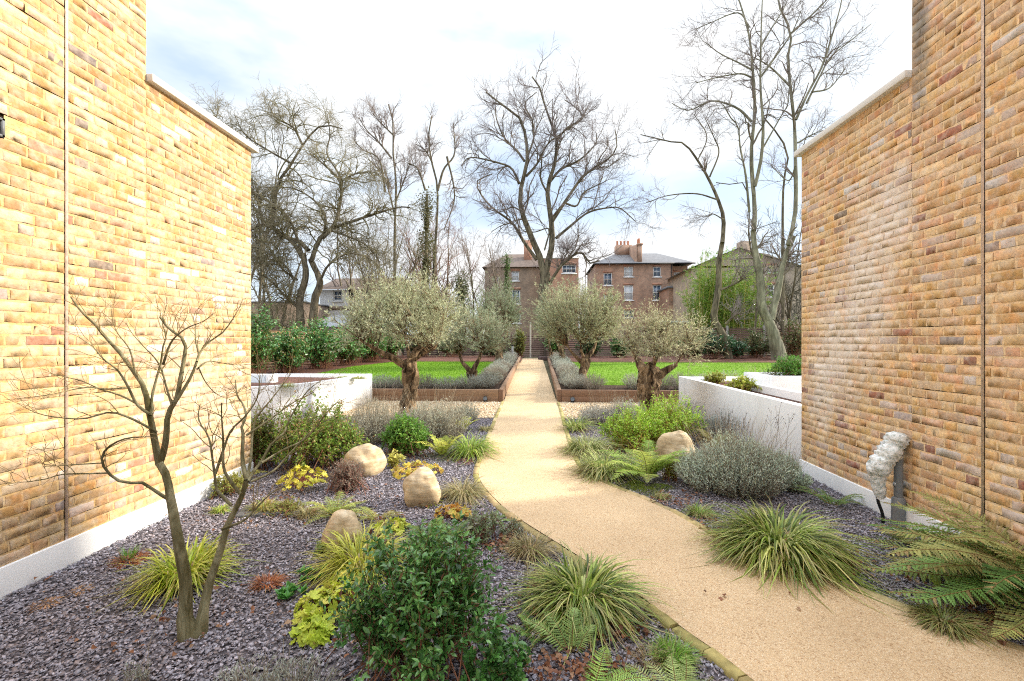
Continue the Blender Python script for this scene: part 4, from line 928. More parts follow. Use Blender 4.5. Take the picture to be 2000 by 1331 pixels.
tuft(905, 905, 22, 9, 'crimson-leaved small plant by the path under the grass clump', [(.40, .04, .07), (.60, .30, .30), (.24, .03, .04)], 120)
def rosette(px, py, hw, label, cols=((.10, .34, .06), (.16, .44, .10), (.08, .26, .05))):
    c = G(px, py); k = mpp(c[1]); t = thing('rosette_plant', c, label, 'plant', 'green leaf rosettes'); lb = MB(); n = 9
    for _ in range(n):
        a = random.random() * 6.28; r = hw * k * .75 * random.random() ** .5; p = c + np.array([r * math.cos(a), r * math.sin(a), .02 + .02 * random.random()]); m = 16
        az = rng.random(m) * 6.28; e = R(20) + R(55) * rng.random(m); d = np.stack([np.cos(az) * np.cos(e), np.sin(az) * np.cos(e), np.sin(e)], 1); nn = nrm(np.stack([-np.cos(az) * np.sin(e), -np.sin(az) * np.sin(e), np.cos(e)], 1))
        inst(lb, LEAF[0], LEAF[1], np.repeat(p[None], m, 0), d, nn, .055 * (.6 + .5 * rng.random(m)), pal(cols, m, .12))
    lb.build('leaves', M['gloss_leaf'], t)
rosette(612, 1136, 42, 'fresh green leaf rosettes above the lime ruffled plant'); rosette(572, 1172, 34, 'smaller green rosettes with a fallen orange leaf beside them')
LIME = [(.52, .62, .05), (.66, .72, .12), (.38, .48, .04), (.70, .60, .14)]
HG = 'ruffled lime foliage plants'
heuchera(688, 1152, 56, 34, 'lime ruffled heuchera behind the big dark shrub', LIME, 110, .060, HG)
heuchera(640, 1200, 62, 44, 'lime ruffled heuchera in the centre of the lime patch', LIME, 130, .062, HG)
heuchera(612, 1250, 38, 30, 'lime ruffled heuchera nearest the foreground', [(.46, .58, .05), (.56, .66, .08)], 60, .070, HG)
heuchera(592, 952, 48, 38, 'golden leafy mound left of the round grey bush', [(.62, .58, .05), (.52, .54, .05), (.70, .62, .10)], 120, .06, HG)
heuchera(812, 928, 52, 20, 'golden heuchera behind the upright boulder', [(.66, .52, .08), (.58, .56, .10), (.60, .36, .08)], 90, .065, HG)
heuchera(884, 1012, 36, 22, 'orange and yellow heuchera below the mop-headed sedge', [(.60, .44, .08), (.62, .30, .06), (.50, .50, .10)], 60, .06, HG)
DG = [(.07, .20, .04), (.11, .29, .06), (.04, .12, .03), (.17, .38, .10)]
shrub(G(830, 1322), .47, .69, 'large dark green leafy shrub with red buds in the foreground', DG, nst=76, leaf=.044, lpt=12, twigs=10, lw=.8, mat='gloss_leaf', tips=[(.16, .07, .04), (.10, .20, .05), (.12, .26, .06)], name='viburnum', flatten=.8, low=.28)
shrub(G(965, 1350), .20, .26, 'low dark green seedling shrub at the bottom edge right of the big one', DG, nst=16, leaf=.045, lpt=9, twigs=6, mat='gloss_leaf', name='viburnum')
shrubp(612, 912, 108, 128, 'dense green shrub with small leaves behind the maple twigs', [(.16, .29, .04), (.25, .40, .06), (.10, .19, .03), (.36, .46, .09)], nst=120, leaf=.042, lpt=11, twigs=10, tips=[(.40, .24, .10)])
shrubp(510, 915, 42, 120, 'upright twiggy green shrub against the left brick corner', [(.18, .26, .05), (.28, .30, .08), (.12, .18, .04)], nst=64, leaf=.038, lpt=8, twigs=9)
shrubp(792, 888, 56, 72, 'rounded bright green shrub under the large olive tree', [(.16, .34, .05), (.24, .44, .07), (.10, .24, .04)], nst=90, leaf=.045, lpt=10, twigs=9)
shrubp(678, 958, 46, 60, 'round grey bush with reddish base in front of the pale boulder', [(.34, .33, .27), (.26, .25, .20), (.36, .20, .16)], nst=110, leaf=.020, lpt=13, twigs=9, mat='grey_leaf', stem=(.30, .14, .11), lw=.5, tpl=NEEDLE, name='grey_bush', cat='bush')
YF = [(.42, .46, .07), (.52, .52, .11), (.30, .38, .05)]; GF = [(.16, .30, .06), (.22, .38, .08), (.10, .22, .04)]
FG = 'ferns in the slate beds'
fernp(863, 892, 78, 'yellow-green fern between the rounded shrub and grass clump', YF, 14, group=FG, elev=(45, 80), pairs=18)
fernp(905, 842, 52, 'small lime yellow fern at the far end of the left bed', [(.52, .58, .06), (.62, .62, .12)], 14, group=FG, elev=(45, 80), pairs=16)
fernp(704, 868, 50, 'lime fern between the green shrub and pale lavender', YF, 12, group=FG, elev=(30, 70), pairs=16)
fernp(655, 1008, 84, 'low spreading olive-green fern in front of the round grey bush', [(.22, .28, .06), (.34, .40, .10)], 20, group=FG, elev=(10, 60), pairs=18)
fernp(842, 1066, 92, 'fresh green fern at the foot of the upright boulder', GF, 20, group=FG, elev=(25, 75), pairs=22)
fernp(1118, 1285, 128, 'pale green fern standing below the large green sedge', [(.26, .40, .12), (.34, .48, .16)], 5, group=FG, elev=(50, 88), pairs=22, az=(.3, 3.2), wid=.2)
fern(G(1150, 1370), 6, .34, 'bright fern arching across the bottom edge of the photo', [(.26, .42, .08), (.34, .50, .12)], group=FG, elev=(20, 60), az=(-.3, 1.6), wid=.2, pairs=24)
fern(G(1330, 1400), 6, .33, 'pale fern hanging over the mossy edging stones', [(.30, .40, .12), (.38, .46, .18)], group=FG, elev=(25, 70), az=(.6, 2.4), wid=.2, pairs=24)
fernp(985, 1068, 40, 'small reddish fern by the fallen leaves', [(.30, .24, .08), (.24, .30, .08)], 8, group=FG, elev=(25, 70), pairs=14)
shrubp(942, 1058, 42, 62, 'grey-green upright perennial with dark stems above fallen leaves', [(.26, .32, .18), (.34, .38, .24), (.20, .24, .12)], nst=30, leaf=.045, lpt=7, twigs=4, lw=.6, stem=(.20, .07, .06), name='perennial', cat='plant')
LG = 'lavender clumps in the slate beds'
lavender(738, 862, 58, 84, 'pale lavender left of the large olive trunk', [(.56, .56, .45), (.46, .46, .37), (.64, .60, .48)], 620, LG, leaf=.03)
lavender(850, 862, 66, 80, 'wide pale lavender right of the large olive trunk', [(.54, .56, .47), (.44, .48, .39), (.64, .62, .50)], 760, LG, leaf=.03)
lavender(795, 838, 34, 40, 'lavender at the foot of the large olive trunk', [(.42, .44, .36), (.34, .37, .30)], 260, LG, leaf=.03)
lavender(0, 0, .30, .17, 'silvery lavender across the bottom edge of the slate', LAV, 230, LG, base=G(520, 1385), leaf=.022, nl=13)
lavender(0, 0, .10, .16, 'single lavender sprig clump standing in the open slate', LAV, 22, LG, base=G(262, 1345), leaf=.022, nl=10)
fernp(738, 1018, 60, 'bronze-tinted low fern between the two nearer boulders', [(.34, .28, .08), (.30, .36, .08)], 14, group=FG, elev=(15, 60), pairs=18)
fernp(890, 1048, 60, 'soft green fern right of the upright boulder foot', GF, 14, group=FG, elev=(20, 70), pairs=20)
fernp(470, 945, 60, 'yellow-brown fern under the maple twigs by the left house corner', [(.44, .34, .08), (.36, .40, .08)], 14, group=FG, elev=(20, 70), pairs=18)
shrubp(565, 1002, 44, 26, 'low olive trailing plant beside the flat slate slab', [(.30, .34, .08), (.40, .36, .12), (.22, .28, .06)], nst=40, leaf=.022, lpt=9, twigs=6, lw=.7, name='creeping_plant', cat='plant')
shrubp(770, 915, 22, 34, 'pale yellow leaved plant left of the upright boulder', [(.62, .58, .14), (.54, .54, .16)], nst=18, leaf=.06, lpt=6, twigs=3, lw=.8, name='small_plant', cat='plant')
shrubp(1000, 1052, 30, 34, 'wispy grey-green seedlings among the fallen leaves', [(.36, .40, .26), (.28, .34, .20)], nst=22, leaf=.035, lpt=6, twigs=4, lw=.4, name='small_plant', cat='plant')
sedge(690, 905, 40, 36, 'dry pale grass between the lavender and the pale boulder', [(.50, .44, .28), (.40, .36, .20)], 300, group=SG, width=.006)
lavender(690, 850, 40, 56, 'pale lavender nearest the left white planter', [(.56, .56, .45), (.46, .46, .37), (.64, .60, .48)], 360, LG, leaf=.03)
lavender(905, 826, 34, 42, 'pale lavender at the far corner of the left slate bed', [(.54, .56, .47), (.44, .48, .39)], 300, LG, leaf=.03)
lavender(560, 880, 60, 60, 'grey lavender under the dense green shrub on the left', [(.46, .48, .38), (.38, .40, .31)], 380, LG, leaf=.028)
shrubp(450, 965, 46, 44, 'straggly yellow-green bush at the foot of the left plinth', [(.34, .38, .08), (.44, .42, .12), (.24, .30, .06)], nst=50, leaf=.028, lpt=8, twigs=7, lw=.7, name='small_plant', cat='plant')
shrubp(640, 1080, 30, 26, 'low green weed in the slate left of the half-hidden boulder', [(.22, .34, .06), (.32, .40, .10)], nst=24, leaf=.03, lpt=7, twigs=5, lw=.7, name='small_plant', cat='plant')
sedge(1290, 975, 26, 20, 'tiny straw grass at the right path edge by the moss', [(.44, .40, .18), (.30, .36, .08)], 160, group=SG, width=.005)
sedge(1075, 1150, 50, 56, 'fawn and green sedge tucked behind the nearest large sedge', [(.40, .36, .16), (.30, .34, .10), (.50, .44, .26)], 420, group=SG, width=.007)
fernp(1045, 1250, 84, 'light green fern beside the dark shrub and the nearest large sedge', GF, 8, group=FG, elev=(35, 80), pairs=22, wid=.2)
sedge(835, 985, 30, 28, 'small yellow-green grass behind the fresh green fern', YG_, 200, width=.007)
heuchera(765, 1040, 34, 22, 'pale lime heuchera between the two nearest boulders', LIME, 60, .055, HG)
sedge(600, 1010, 36, 34, 'loose bronze grass in front of the golden leafy mound', BZ_, 260, width=.006)
fernp(968, 1022, 46, 'small fern against the path edge beyond the fallen leaves', GF, 10, group=FG, elev=(20, 65), pairs=16)
# ---------------------------------------------------------------- right bed planting
sedge(1124, 842, 40, 48, 'small green sedge at the far end of the right bed', GR_, 260, group=SG, width=.009)
sedge(1146, 886, 56, 64, 'bright mop sedge on the right path edge beyond the fern', [(.40, .46, .14), (.52, .52, .26), (.26, .34, .08)], 620, group=SG, width=.010, droop=1.2)
sedge(1180, 928, 64, 74, 'cream and green sedge left of the tall fern', [(.42, .46, .16), (.30, .38, .10), (.18, .26, .06), (.54, .52, .28)], 800, group=SG, width=.010, droop=1.2)
sedge(1518, 1088, 102, 144, 'largest green sedge spilling onto the right side of the path', GR_, 1500, group=SG, width=.013, droop=1.2)
sedge(1366, 1008, 40, 30, 'little green grass hummock beside the largest sedge', [(.20, .36, .05), (.30, .42, .09), (.40, .32, .16)], 340, width=.005, droop=1.1)
sedge(1845, 1228, 66, 64, 'drooping olive grass at the path edge below the big fern', [(.18, .26, .06), (.28, .32, .10), (.34, .26, .12)], 620, group=SG, width=.006, droop=1.2)
fernp(1264, 938, 128, 'tall yellow-tinged shuttlecock fern in front of the boulder', [(.30, .42, .07), (.42, .48, .12), (.20, .32, .05)], 22, group=FG, elev=(34, 80), pairs=26, wid=.19)
fernp(1398, 885, 84, 'upright bronze fern in front of the right white planter', [(.28, .28, .08), (.34, .24, .10), (.22, .28, .07)], 9, group=FG, elev=(55, 85), pairs=18)
fernp(1626, 990, 80, 'dark fern against the white plinth of the right house', [(.10, .20, .05), (.15, .26, .06)], 9, group=FG, elev=(20, 65), pairs=20)
fernp(1772, 1066, 66, 'dark low fern at the foot of the grey pipe', [(.09, .16, .05), (.14, .22, .06)], 9, group=FG, elev=(10, 55), pairs=20, az=(1.2, 6.0))
fern(G(2075, 1195) + [0, 0, .12], 26, 1.0, 'very large dark fern with rusty fronds at the right photo edge', [(.12, .24, .06), (.18, .30, .07), (.30, .30, .10)], group=FG, elev=(6, 50), pairs=38, wid=.19, rust=[(.40, .30, .12)], az=(1.7, 4.0), droop=.34, fat=1.15)
fern(G(2050, 1260), 6, .5, 'brownish fern fronds below the very large fern', [(.26, .24, .09), (.18, .20, .06)], group=FG, elev=(10, 45), pairs=26, az=(2.0, 4.2))
heuchera(1868, 1140, 62, 36, 'lime geranium leaves under the very large fern', [(.28, .44, .05), (.38, .52, .08), (.22, .34, .04)], 80, .05, HG)
EU = [(.28, .50, .03), (.40, .62, .06), (.18, .36, .03), (.52, .66, .14)]
shrubp(1225, 880, 62, 84, 'bright green spurge left of the pollarded olive trunk', EU, nst=120, leaf=.042, lpt=12, twigs=4, lw=.7, up=1.2, name='spurge', cat='spurge', group='bright green spurges', stem=(.34, .22, .06))
shrubp(1268, 874, 50, 74, 'bright green spurge directly in front of the pollarded olive trunk', EU, nst=90, leaf=.042, lpt=12, twigs=4, lw=.7, up=1.2, name='spurge', cat='spurge', group='bright green spurges', stem=(.34, .22, .06))
shrubp(1308, 862, 74, 84, 'bright green spurge right of the pollarded olive trunk', EU, nst=150, leaf=.042, lpt=12, twigs=4, lw=.7, up=1.2, name='spurge', cat='spurge', group='bright green spurges', stem=(.34, .22, .06))
lavender(1180, 826, 50, 56, 'silver lavender nearest the pale gravel on the right', [(.58, .60, .54), (.46, .50, .44), (.50, .46, .44)], 480, LG, leaf=.03)
lavender(1228, 830, 38, 50, 'silver lavender against the pollarded olive trunk', [(.58, .60, .54), (.46, .50, .44)], 320, LG, leaf=.03)
lavender(1340, 836, 50, 56, 'blue-grey lavender at the end of the right white planter', [(.42, .47, .45), (.34, .39, .37)], 420, LG, leaf=.028)
lavender(1398, 862, 44, 56, 'blue-grey lavender halfway along the right white planter', [(.42, .47, .45), (.34, .39, .37)], 320, LG, leaf=.026)
lavender(1430, 955, 104, 104, 'big grey lavender mound in front of the right white planter', [(.60, .69, .55), (.45, .56, .42), (.74, .80, .68)], 1700, LG, nl=18, leaf=.028, lobes=6)
lavender(1525, 955, 48, 72, 'grey lavender between the big mound and the brick corner', [(.60, .68, .53), (.45, .56, .42)], 700, LG, nl=18, leaf=.028, lobes=4)
shrubp(1309, 938, 22, 42, 'small yellow-green feathery shrub below the right boulder', [(.42, .44, .06), (.50, .50, .10)], nst=40, leaf=.02, lpt=12, twigs=6, tpl=NEEDLE, lw=.4, name='shrub')
shrubp(1655, 1105, 26, 24, 'low brown heather beside the largest sedge', [(.22, .24, .12), (.34, .20, .16)], nst=30, leaf=.012, lpt=10, twigs=6, tpl=NEEDLE, lw=.4, name='heather', cat='heather')
# thin dead seed-head stems in front of the white planter wall
t = thing('verbena_stems', G(1480, 930), 'tall thin dead stems with dark seed heads before the white planter wall', 'dead stems'); mb = MB(); c = G(1480, 925)
n = 16; st = c + np.stack([rng.uniform(-.5, .55, n), rng.uniform(-.2, .35, n), np.zeros(n)], 1); Pt = curve(st, np.array([0, 0, 1.]) + .16 * rng.standard_normal((n, 3)), .45 + .4 * rng.random(n), 8, .06, .1); tubes(mb, Pt, np.full((n, 8), .0018), 3, (.17, .13, .09))
s, d, r, _, _ = kids(Pt, np.full((n, 8), .0018), 5, .6, 1., R(35)); Pb = curve(s, d, .07 + .08 * rng.random(len(s)), 4, .05, .1); tubes(mb, Pb, np.full((len(s), 4), .0013), 3, (.15, .11, .08))
e = Pb[:, -1]; k = len(e); q = np.stack([e - [0, 0, .007], e, e + [0, 0, .009]], 1); tubes(mb, q, np.tile([.0015, .0048, .0012], (k, 1)), 5, (.07, .045, .04)); mb.build('stems', M['twig'], t)
mb = MB()                                         # cushions of moss at the right path edge
for (x, y, r_) in ((1236, 955, 22), (1262, 962, 26), (1290, 955, 20), (1243, 948, 14)):
    c = G(x, y); k = r_ * mpp(c[1]); m = 900; a = rng.random(m) * 6.28; q = np.sqrt(rng.random(m)); pos = c + np.stack([k * q * np.cos(a) * 1.3, k * q * np.sin(a), .035 * (1 - q ** 2)], 1)
    inst(mb, NEEDLE[0], NEEDLE[1], pos, rdir(m, 1.4), rdir(m, .3), np.stack([np.full(m, .005), .02 * (.5 + rng.random(m)), np.full(m, .01)], 1), pal([(.20, .28, .04), (.30, .36, .06), (.12, .18, .03)], m, .15))
tag(mb.build('moss', M['leaf']), kind='stuff')
# planting in the white planters and beyond
shrub(np.array([3.72, 8.6, .8]), .34, .26, 'low yellow-green spurge filling the long right white planter', [(.40, .46, .06), (.50, .54, .10), (.28, .36, .05)], nst=60, leaf=.045, lpt=8, twigs=5, name='spurge', cat='spurge', group='bright green spurges')
shrub(np.array([3.7, 9.9, .8]), .3, .26, 'second low spurge at the far end of the long right white planter', [(.38, .42, .08), (.50, .50, .14), (.28, .34, .06)], nst=50, leaf=.045, lpt=8, twigs=5, name='spurge', cat='spurge', group='bright green spurges')
c = P(1490, 752, 9.2); lavender(0, 0, .36, .38, 'grey lavender bush beside the square white box planter', [(.26, .32, .26), (.32, .38, .32)], 380, LG, base=(c[0], 9.3, c[2] - .1), leaf=.03)
a = P(1545, 735, 8.7); shrub(np.array([a[0] + .12, 8.75, a[2] - .06]), .50, .42, 'bright green shrub growing in the square white box planter', [(.10, .28, .04), (.16, .38, .06), (.07, .20, .03)], nst=90, leaf=.05, lpt=8, twigs=9, lw=.5)
for (px, py, lb) in ((668, 740, 'small green grass tuft on the left planter edge'), (700, 738, 'green and straw grass tuft at the left planter corner'), (560, 757, 'low green weed tuft on the near part of the left planter')):
    c = P(px, py, 9.8 if px > 600 else 8.0); t = thing('grass_tuft', (c[0], c[1], .9), lb, 'grass', 'tufts on the left planter'); blades((c[0], c[1], .88), 260, .16, .9, .008, [(.22, .36, .06), (.36, .42, .12), (.50, .40, .20)], 1, .9, seed_r=.10, parent=t)
# lavender hedges in the raised beds, one clump after another
def hedge_lav(side, x_in, label, gname):
    k = -1
    for y in np.arange(11.7, 22.3, .62):
        k += 1
        c = np.array([x_in + side * (.48 + .06 * random.uniform(-1, 1)), y, float(lz(y)) + .01]); t = thing('lavender', c, ORD[k] + ' from the front ' + label, 'lavender', gname)
        sb, lb = MB(), MB(); f = 1. if y < 16 else .6
        lav_into(sb, lb, c, .40, .34 + .05 * random.random(), int(260 * f), LAV if random.random() < .7 else [(.36, .32, .27), (.30, .27, .22), (.42, .40, .34)], .034 if y < 16 else .045, 11, .35)
        sb.build('stems', M['twig'], t); lb.build('leaves', M['grey_leaf'], t)
ORD = 'first second third fourth fifth sixth seventh eighth ninth tenth eleventh twelfth thirteenth fourteenth fifteenth sixteenth seventeenth eighteenth nineteenth'.split()
ORD = [o + ' lavender clump' for o in ORD]
hedge_lav(-1, -.83, 'in the left bed along the path', 'lavender along the left bed'); hedge_lav(1, .47, 'in the right bed along the path', 'lavender along the right bed')
for side, x0, x1, lab, gn in ((-1, -1.75, -5.2, 'from the path behind the front sleepers of the left bed', 'lavender along the left bed front'), (1, 1.35, 4.9, 'from the path behind the front sleepers of the right bed', 'lavender along the right bed front')):
    k = -1
    for x in np.arange(x0, x1, side * .55):
        if abs(x - 1.85) < .25 or abs(x + 1.3) < .2: continue
        k += 1; hh = .37 if side < 0 else .50; c = np.array([x, 11.55 + .1 * random.uniform(-1, 1), float(lz(11.5)) + .01]); t = thing('lavender', c, ORD[k] + ' ' + lab, 'lavender', gn)
        sb, lb = MB(), MB(); lav_into(sb, lb, c, .40, hh * random.uniform(.85, 1.1), 240, LAV if random.random() < .7 else [(.34, .33, .29), (.28, .27, .24)], .03, 12, .25); sb.build('stems', M['twig'], t); lb.build('leaves', M['grey_leaf'], t)
# ---------------------------------------------------------------- loose stuff: slate, gravel, leaves, grass
def chips(name, n, region, size, cols, mat, flatness=.25, zoff=.008):
    pts = region(n); n = len(pts); mb = MB(); k = 5
    an = np.arange(k) / k * 2 * PI + rng.random((n, 1)) * 6.28 + .35 * rng.standard_normal((n, k)); rad = size * (.4 + .9 * rng.random((n, 1)) ** 1.6) * (.7 + .5 * rng.random((n, k)))
    asp = .55 + .45 * rng.random((n, 1)); lx, ly = rad * np.cos(an), rad * np.sin(an) * asp
    th = size * flatness * (.5 + rng.random((n, 1)))
    ti = nrm(np.stack([.35 * rng.standard_normal(n), .35 * rng.standard_normal(n), np.ones(n)], 1)); rot = rng.random(n) * 6.28
    X = nrm(np.cross(np.stack([np.cos(rot), np.sin(rot), np.zeros(n)], 1), ti)); Yv = np.cross(ti, X)
    top = pts[:, None] + lx[..., None] * X[:, None] + ly[..., None] * Yv[:, None] + (th / 2)[..., None] * ti[:, None]; bot = top - th[..., None] * ti[:, None]
    V = np.concatenate([top, bot], 1).reshape(-1, 3); C = np.repeat(pal(cols, n, .15), 2 * k, 0)
    f = np.arange(n)[:, None] * 2 * k; mb.add(V, (f + np.arange(k)[None]), C); mb.f[-1] = mb.f[-1]
    q = np.array([[i, i + k, (i + 1) % k + k, (i + 1) % k] for i in range(k)]); mb.f.append((q[None] + f[:, :, None]).reshape(-1, 4)); mb.m.append(np.zeros(n * k, int))
    return tag(mb.build(name, M[mat]), kind='stuff')
def reg_slate(n):
    o = []
    y = 1.6 + 7.3 * rng.random(int(n * 2.2)) ** 1.9; left = rng.random(len(y)) < .66
    el = np.array([exl(v) for v in y]); er = np.array([exr(v) for v in y])
    x = np.where(left, XL + rng.random(len(y)) * (el - .05 - XL), er + .05 + rng.random(len(y)) * np.maximum(.01, XRW - er - .05))
    ok = np.abs(x) < y * 1.35 + .3; x, y = x[ok][:n], y[ok][:n]
    return np.stack([x, y, g(y) + .008 + .016 * rng.random(len(y))], 1)
chips('slate_chippings', 140000, reg_slate, .0130, [(.22, .20, .23), (.33, .305, .35), (.12, .105, .12), (.44, .41, .47), (.25, .20, .20), (.29, .285, .34)], 'chip', .22)
def reg_gravel(n):
    y = 9.0 + 2.1 * rng.random(n); x = -5 + 8.2 * rng.random(n); ok = (x < np.array([exl(v) for v in y]) - .02) | (x > np.array([exr(v) for v in y]) + .02); x, y = x[ok], y[ok]
    return np.stack([x, y, g(y) + .012 + .01 * rng.random(len(y))], 1)
chips('gravel', 26000, reg_gravel, .016, [(.52, .38, .22), (.70, .58, .40), (.80, .74, .62), (.44, .28, .16), (.62, .50, .34)], 'pebble', .6)
def litter(spots, name, cols, size):
    mb = MB()
    for (px, py, rx, ry, n) in spots:
        c = [G(px + rx * a, py + ry * b) for a, b in rng.standard_normal((n, 2)) * .5]; c = np.array(c) + [0, 0, .036]; ok = [not (exl(p[1]) < p[0] < exr(p[1])) or px in (1250, 1500) for p in c]; c = c[ok] + np.c_[np.zeros((sum(ok), 2)), .015 * rng.random(sum(ok))]
        m = len(c); d = rdir(m); d[:, 2] *= .35; inst(mb, LEAF[0] * [1.3, 1, 2.2], LEAF[1], c, d, nrm(np.array([0, 0, 1.]) + .5 * rng.standard_normal((m, 3))), size * (.5 + .8 * rng.random(m)), pal(cols, m, .15))
    tag(mb.build(name, M['leaf']), kind='stuff')
litter([(985, 1075, 60, 22, 120), (1080, 1200, 70, 40, 160), (1000, 1060, 30, 25, 80), (1190, 1240, 80, 30, 120), (1310, 985, 60, 18, 120), (1390, 1030, 70, 22, 60), (1650, 1115, 70, 26, 90), (1790, 1125, 50, 25, 120), (1930, 1235, 110, 45, 340), (620, 1230, 60, 50, 70), (860, 1290, 160, 50, 120), (400, 1140, 330, 90, 45), (760, 1010, 200, 40, 50), (1150, 1320, 90, 30, 140), (545, 975, 70, 20, 60), (300, 1250, 260, 60, 40), (740, 960, 160, 40, 60), (450, 1020, 120, 40, 40), (1500, 1180, 200, 25, 5), (930, 900, 40, 20, 40), (1060, 1320, 80, 40, 80)], 'fallen_leaves', [(.26, .10, .05), (.36, .17, .09), (.16, .06, .03), (.44, .28, .17), (.28, .12, .06)], .032)
mb = MB()
for sx in (-1, 1):
    n = 46000; y = 12.3 + 8.4 * rng.random(n) ** 1.2; xo = np.interp(y, [12.3, 18, 20.7], [-7.5, -7.4, -6.3]) if sx < 0 else np.full(n, 10.); xi = -1.75 if sx < 0 else 1.42; x = xi + (xo - xi) * rng.random(n)
    pos = np.stack([x, y, lz(y)], 1); d = rdir(n, 2.5); inst(mb, NEEDLE[0], NEEDLE[1], pos, d, rdir(n), np.stack([np.full(n, .010), .022 + .02 * rng.random(n), np.full(n, .01)], 1), pal([(.12, .27, .012), (.16, .34, .014), (.10, .22, .01), (.21, .37, .03)], n, .10))
tag(mb.build('grass', leafmat('turf_blade', .9, .3, .05)), kind='stuff')
# ---------------------------------------------------------------- fences, hedge, shrubs at the boundary
def fence(pts, h, n, label, mat, base, postc, group='slatted boundary fences', posts=True):
    """horizontal slat panels between posts; pts world (x,y)"""
    p = np.array(pts, float); d = np.r_[0, np.cumsum(np.linalg.norm(np.diff(p, axis=0), axis=1))]; s = np.linspace(0, d[-1], n + 1)
    q = np.stack([np.interp(s, d, p[:, 0]), np.interp(s, d, p[:, 1])], 1); t = thing('fence', (q[0][0], q[0][1], base), label, 'fence', group)
    for a, b in zip(q, q[1:]):
        L = np.linalg.norm(b - a); ang = math.atan2(b[1] - a[1], b[0] - a[0]); mb = MB(); c = (a + b) / 2; k = int(h / .105); dz = random.uniform(-.02, .02)
        cc = pal([(.40, .22, .12), (.46, .27, .16), (.34, .19, .11)] if mat == 'fence' else [(.18, .10, .08), (.22, .14, .11), (.14, .09, .07)], k, .12)
        for i in range(k):
            mb.box(c[0] - L / 2 + .05, c[0] + L / 2 - .05, c[1] - .012, c[1] + .012, base + dz + i * .105, base + dz + i * .105 + .088, cc[i], rot=ang)
        mb.box(c[0] - L / 2 + .05, c[0] + L / 2 - .05, c[1] - .03, c[1] + .03, base + dz + k * .105, base + dz + k * .105 + .03, cc[0], rot=ang)
        mb.build('panel', M[mat], t)
    if posts:
        for a in q: mb = MB(); mb.box(a[0] - .05, a[0] + .05, a[1] - .05, a[1] + .05, base - .1, base + h + .06, postc); mb.build('post', M['kerb'], t, bevel=.006)
    return t
fence([(-11.5, 13.0), (-9.2, 19.5), (-7.6, 24.6)], 1.50, 7, 'orange-brown slatted fence with pale posts behind the left hedge', 'fence', .62, (.50, .44, .36))
fence([(4.6, 25.5), (19, 24.0)], 1.65, 8, 'brown slatted fence behind the tall bare trees on the right', 'darkfence', .84, (.36, .34, .31))
fence([(-7.6, 25.6), (4.4, 25.8)], 1.28, 6, 'dark boarded fence closing the garden at the end of the path', 'darkfence', .84, (.12, .09, .07))
LAU = [(.10, .28, .06), (.16, .38, .10), (.05, .16, .04), (.28, .50, .20)]
k = 0
for (x, y, r_, h, dens, lb) in ((-9.7, 14.3, .95, 1.75, 1., 'tallest dark laurel in the hedge beside the left brick house'), (-9.3, 15.9, .9, 1.25, 1., 'laurel with yellowing base in the left hedge'), (-8.9, 17.4, .95, 1.3, 1., 'dense laurel in the middle of the left hedge'), (-8.5, 19., .95, 1.25, .9, 'laurel in the left hedge before the first pale fence post'), (-8.1, 20.6, .9, 1.2, .9, 'laurel in the left hedge before the second pale fence post'), (-7.7, 22.1, .9, 1.15, .9, 'last laurel of the left hedge by the olive limb')):
    t = shrub(np.array([x + .5, y, float(g(y)) + .12]), r_, h + .42, lb, LAU, nst=int(85 * dens), leaf=.105, lpt=10, twigs=9, mat='gloss_leaf', name='laurel', cat='hedge shrub', group='laurels of the left hedge', base=.5, tips=[(.40, .30, .10)], sr=.008, lw=1.1)
for (px, Y, w_, h, cols, lb) in ((1392, 22.6, 46, 1.55, [(.03, .09, .04), (.05, .14, .06), (.08, .19, .09)], 'dark bushy evergreen at the foot of the leaning bare tree'), (1432, 22.8, 34, .95, [(.03, .10, .045), (.06, .16, .07)], 'lower dark evergreen right of the leaning bare tree'),
        (1350, 23.0, 40, 1.2, [(.08, .17, .05), (.12, .22, .07)], 'mixed green shrub behind the pollarded olive tree'), (1478, 23.2, 36, 1.3, [(.10, .16, .06), (.20, .16, .09), (.07, .12, .05)], 'thin leafy shrub against the brown fence'),
        (1552, 22.8, 30, 1.8, [(.16, .22, .08), (.30, .18, .12), (.10, .15, .06)], 'reddish green shrub by the right brick corner'), (1213, 23.2, 30, 1.0, [(.07, .16, .05), (.11, .21, .06)], 'green shrub seen under the two right olive crowns'),
        (1085, 23.6, 26, 1.5, [(.08, .20, .04), (.13, .27, .06)], 'bright leafed evergreen right of the path end'), (1014, 23.8, 16, 1.35, [(.20, .22, .06), (.30, .28, .08), (.12, .16, .04)], 'yellowish shrub left of the path end'),
        (960, 23.6, 40, 1.1, [(.04, .09, .03), (.06, .13, .04)], 'dark low shrub behind the left olive trees'), (880, 23.8, 42, 1.5, [(.05, .10, .03), (.09, .15, .05)], 'dark shrub in the gap between two left olive trees'),
        (820, 23.8, 40, 1.3, [(.05, .10, .035), (.10, .14, .05)], 'dark shrub behind the large left olive trunk'), (760, 23.6, 34, 1.1, [(.05, .11, .035), (.08, .16, .05)], 'dark green shrub at the far left lawn corner'), (1150, 23.8, 34, 1.2, [(.05, .10, .04), (.09, .15, .05)], 'dark shrub behind the round olive crown')):
    c = P(px, 700, Y); shrub(np.array([c[0], Y, .9]), w_ * Y / F, h, lb, cols, nst=50, leaf=.12, lpt=7, twigs=7, mat='gloss_leaf' if 'evergreen' in lb else 'leaf', group='shrubs along the back fence', base=.5, sr=.008)
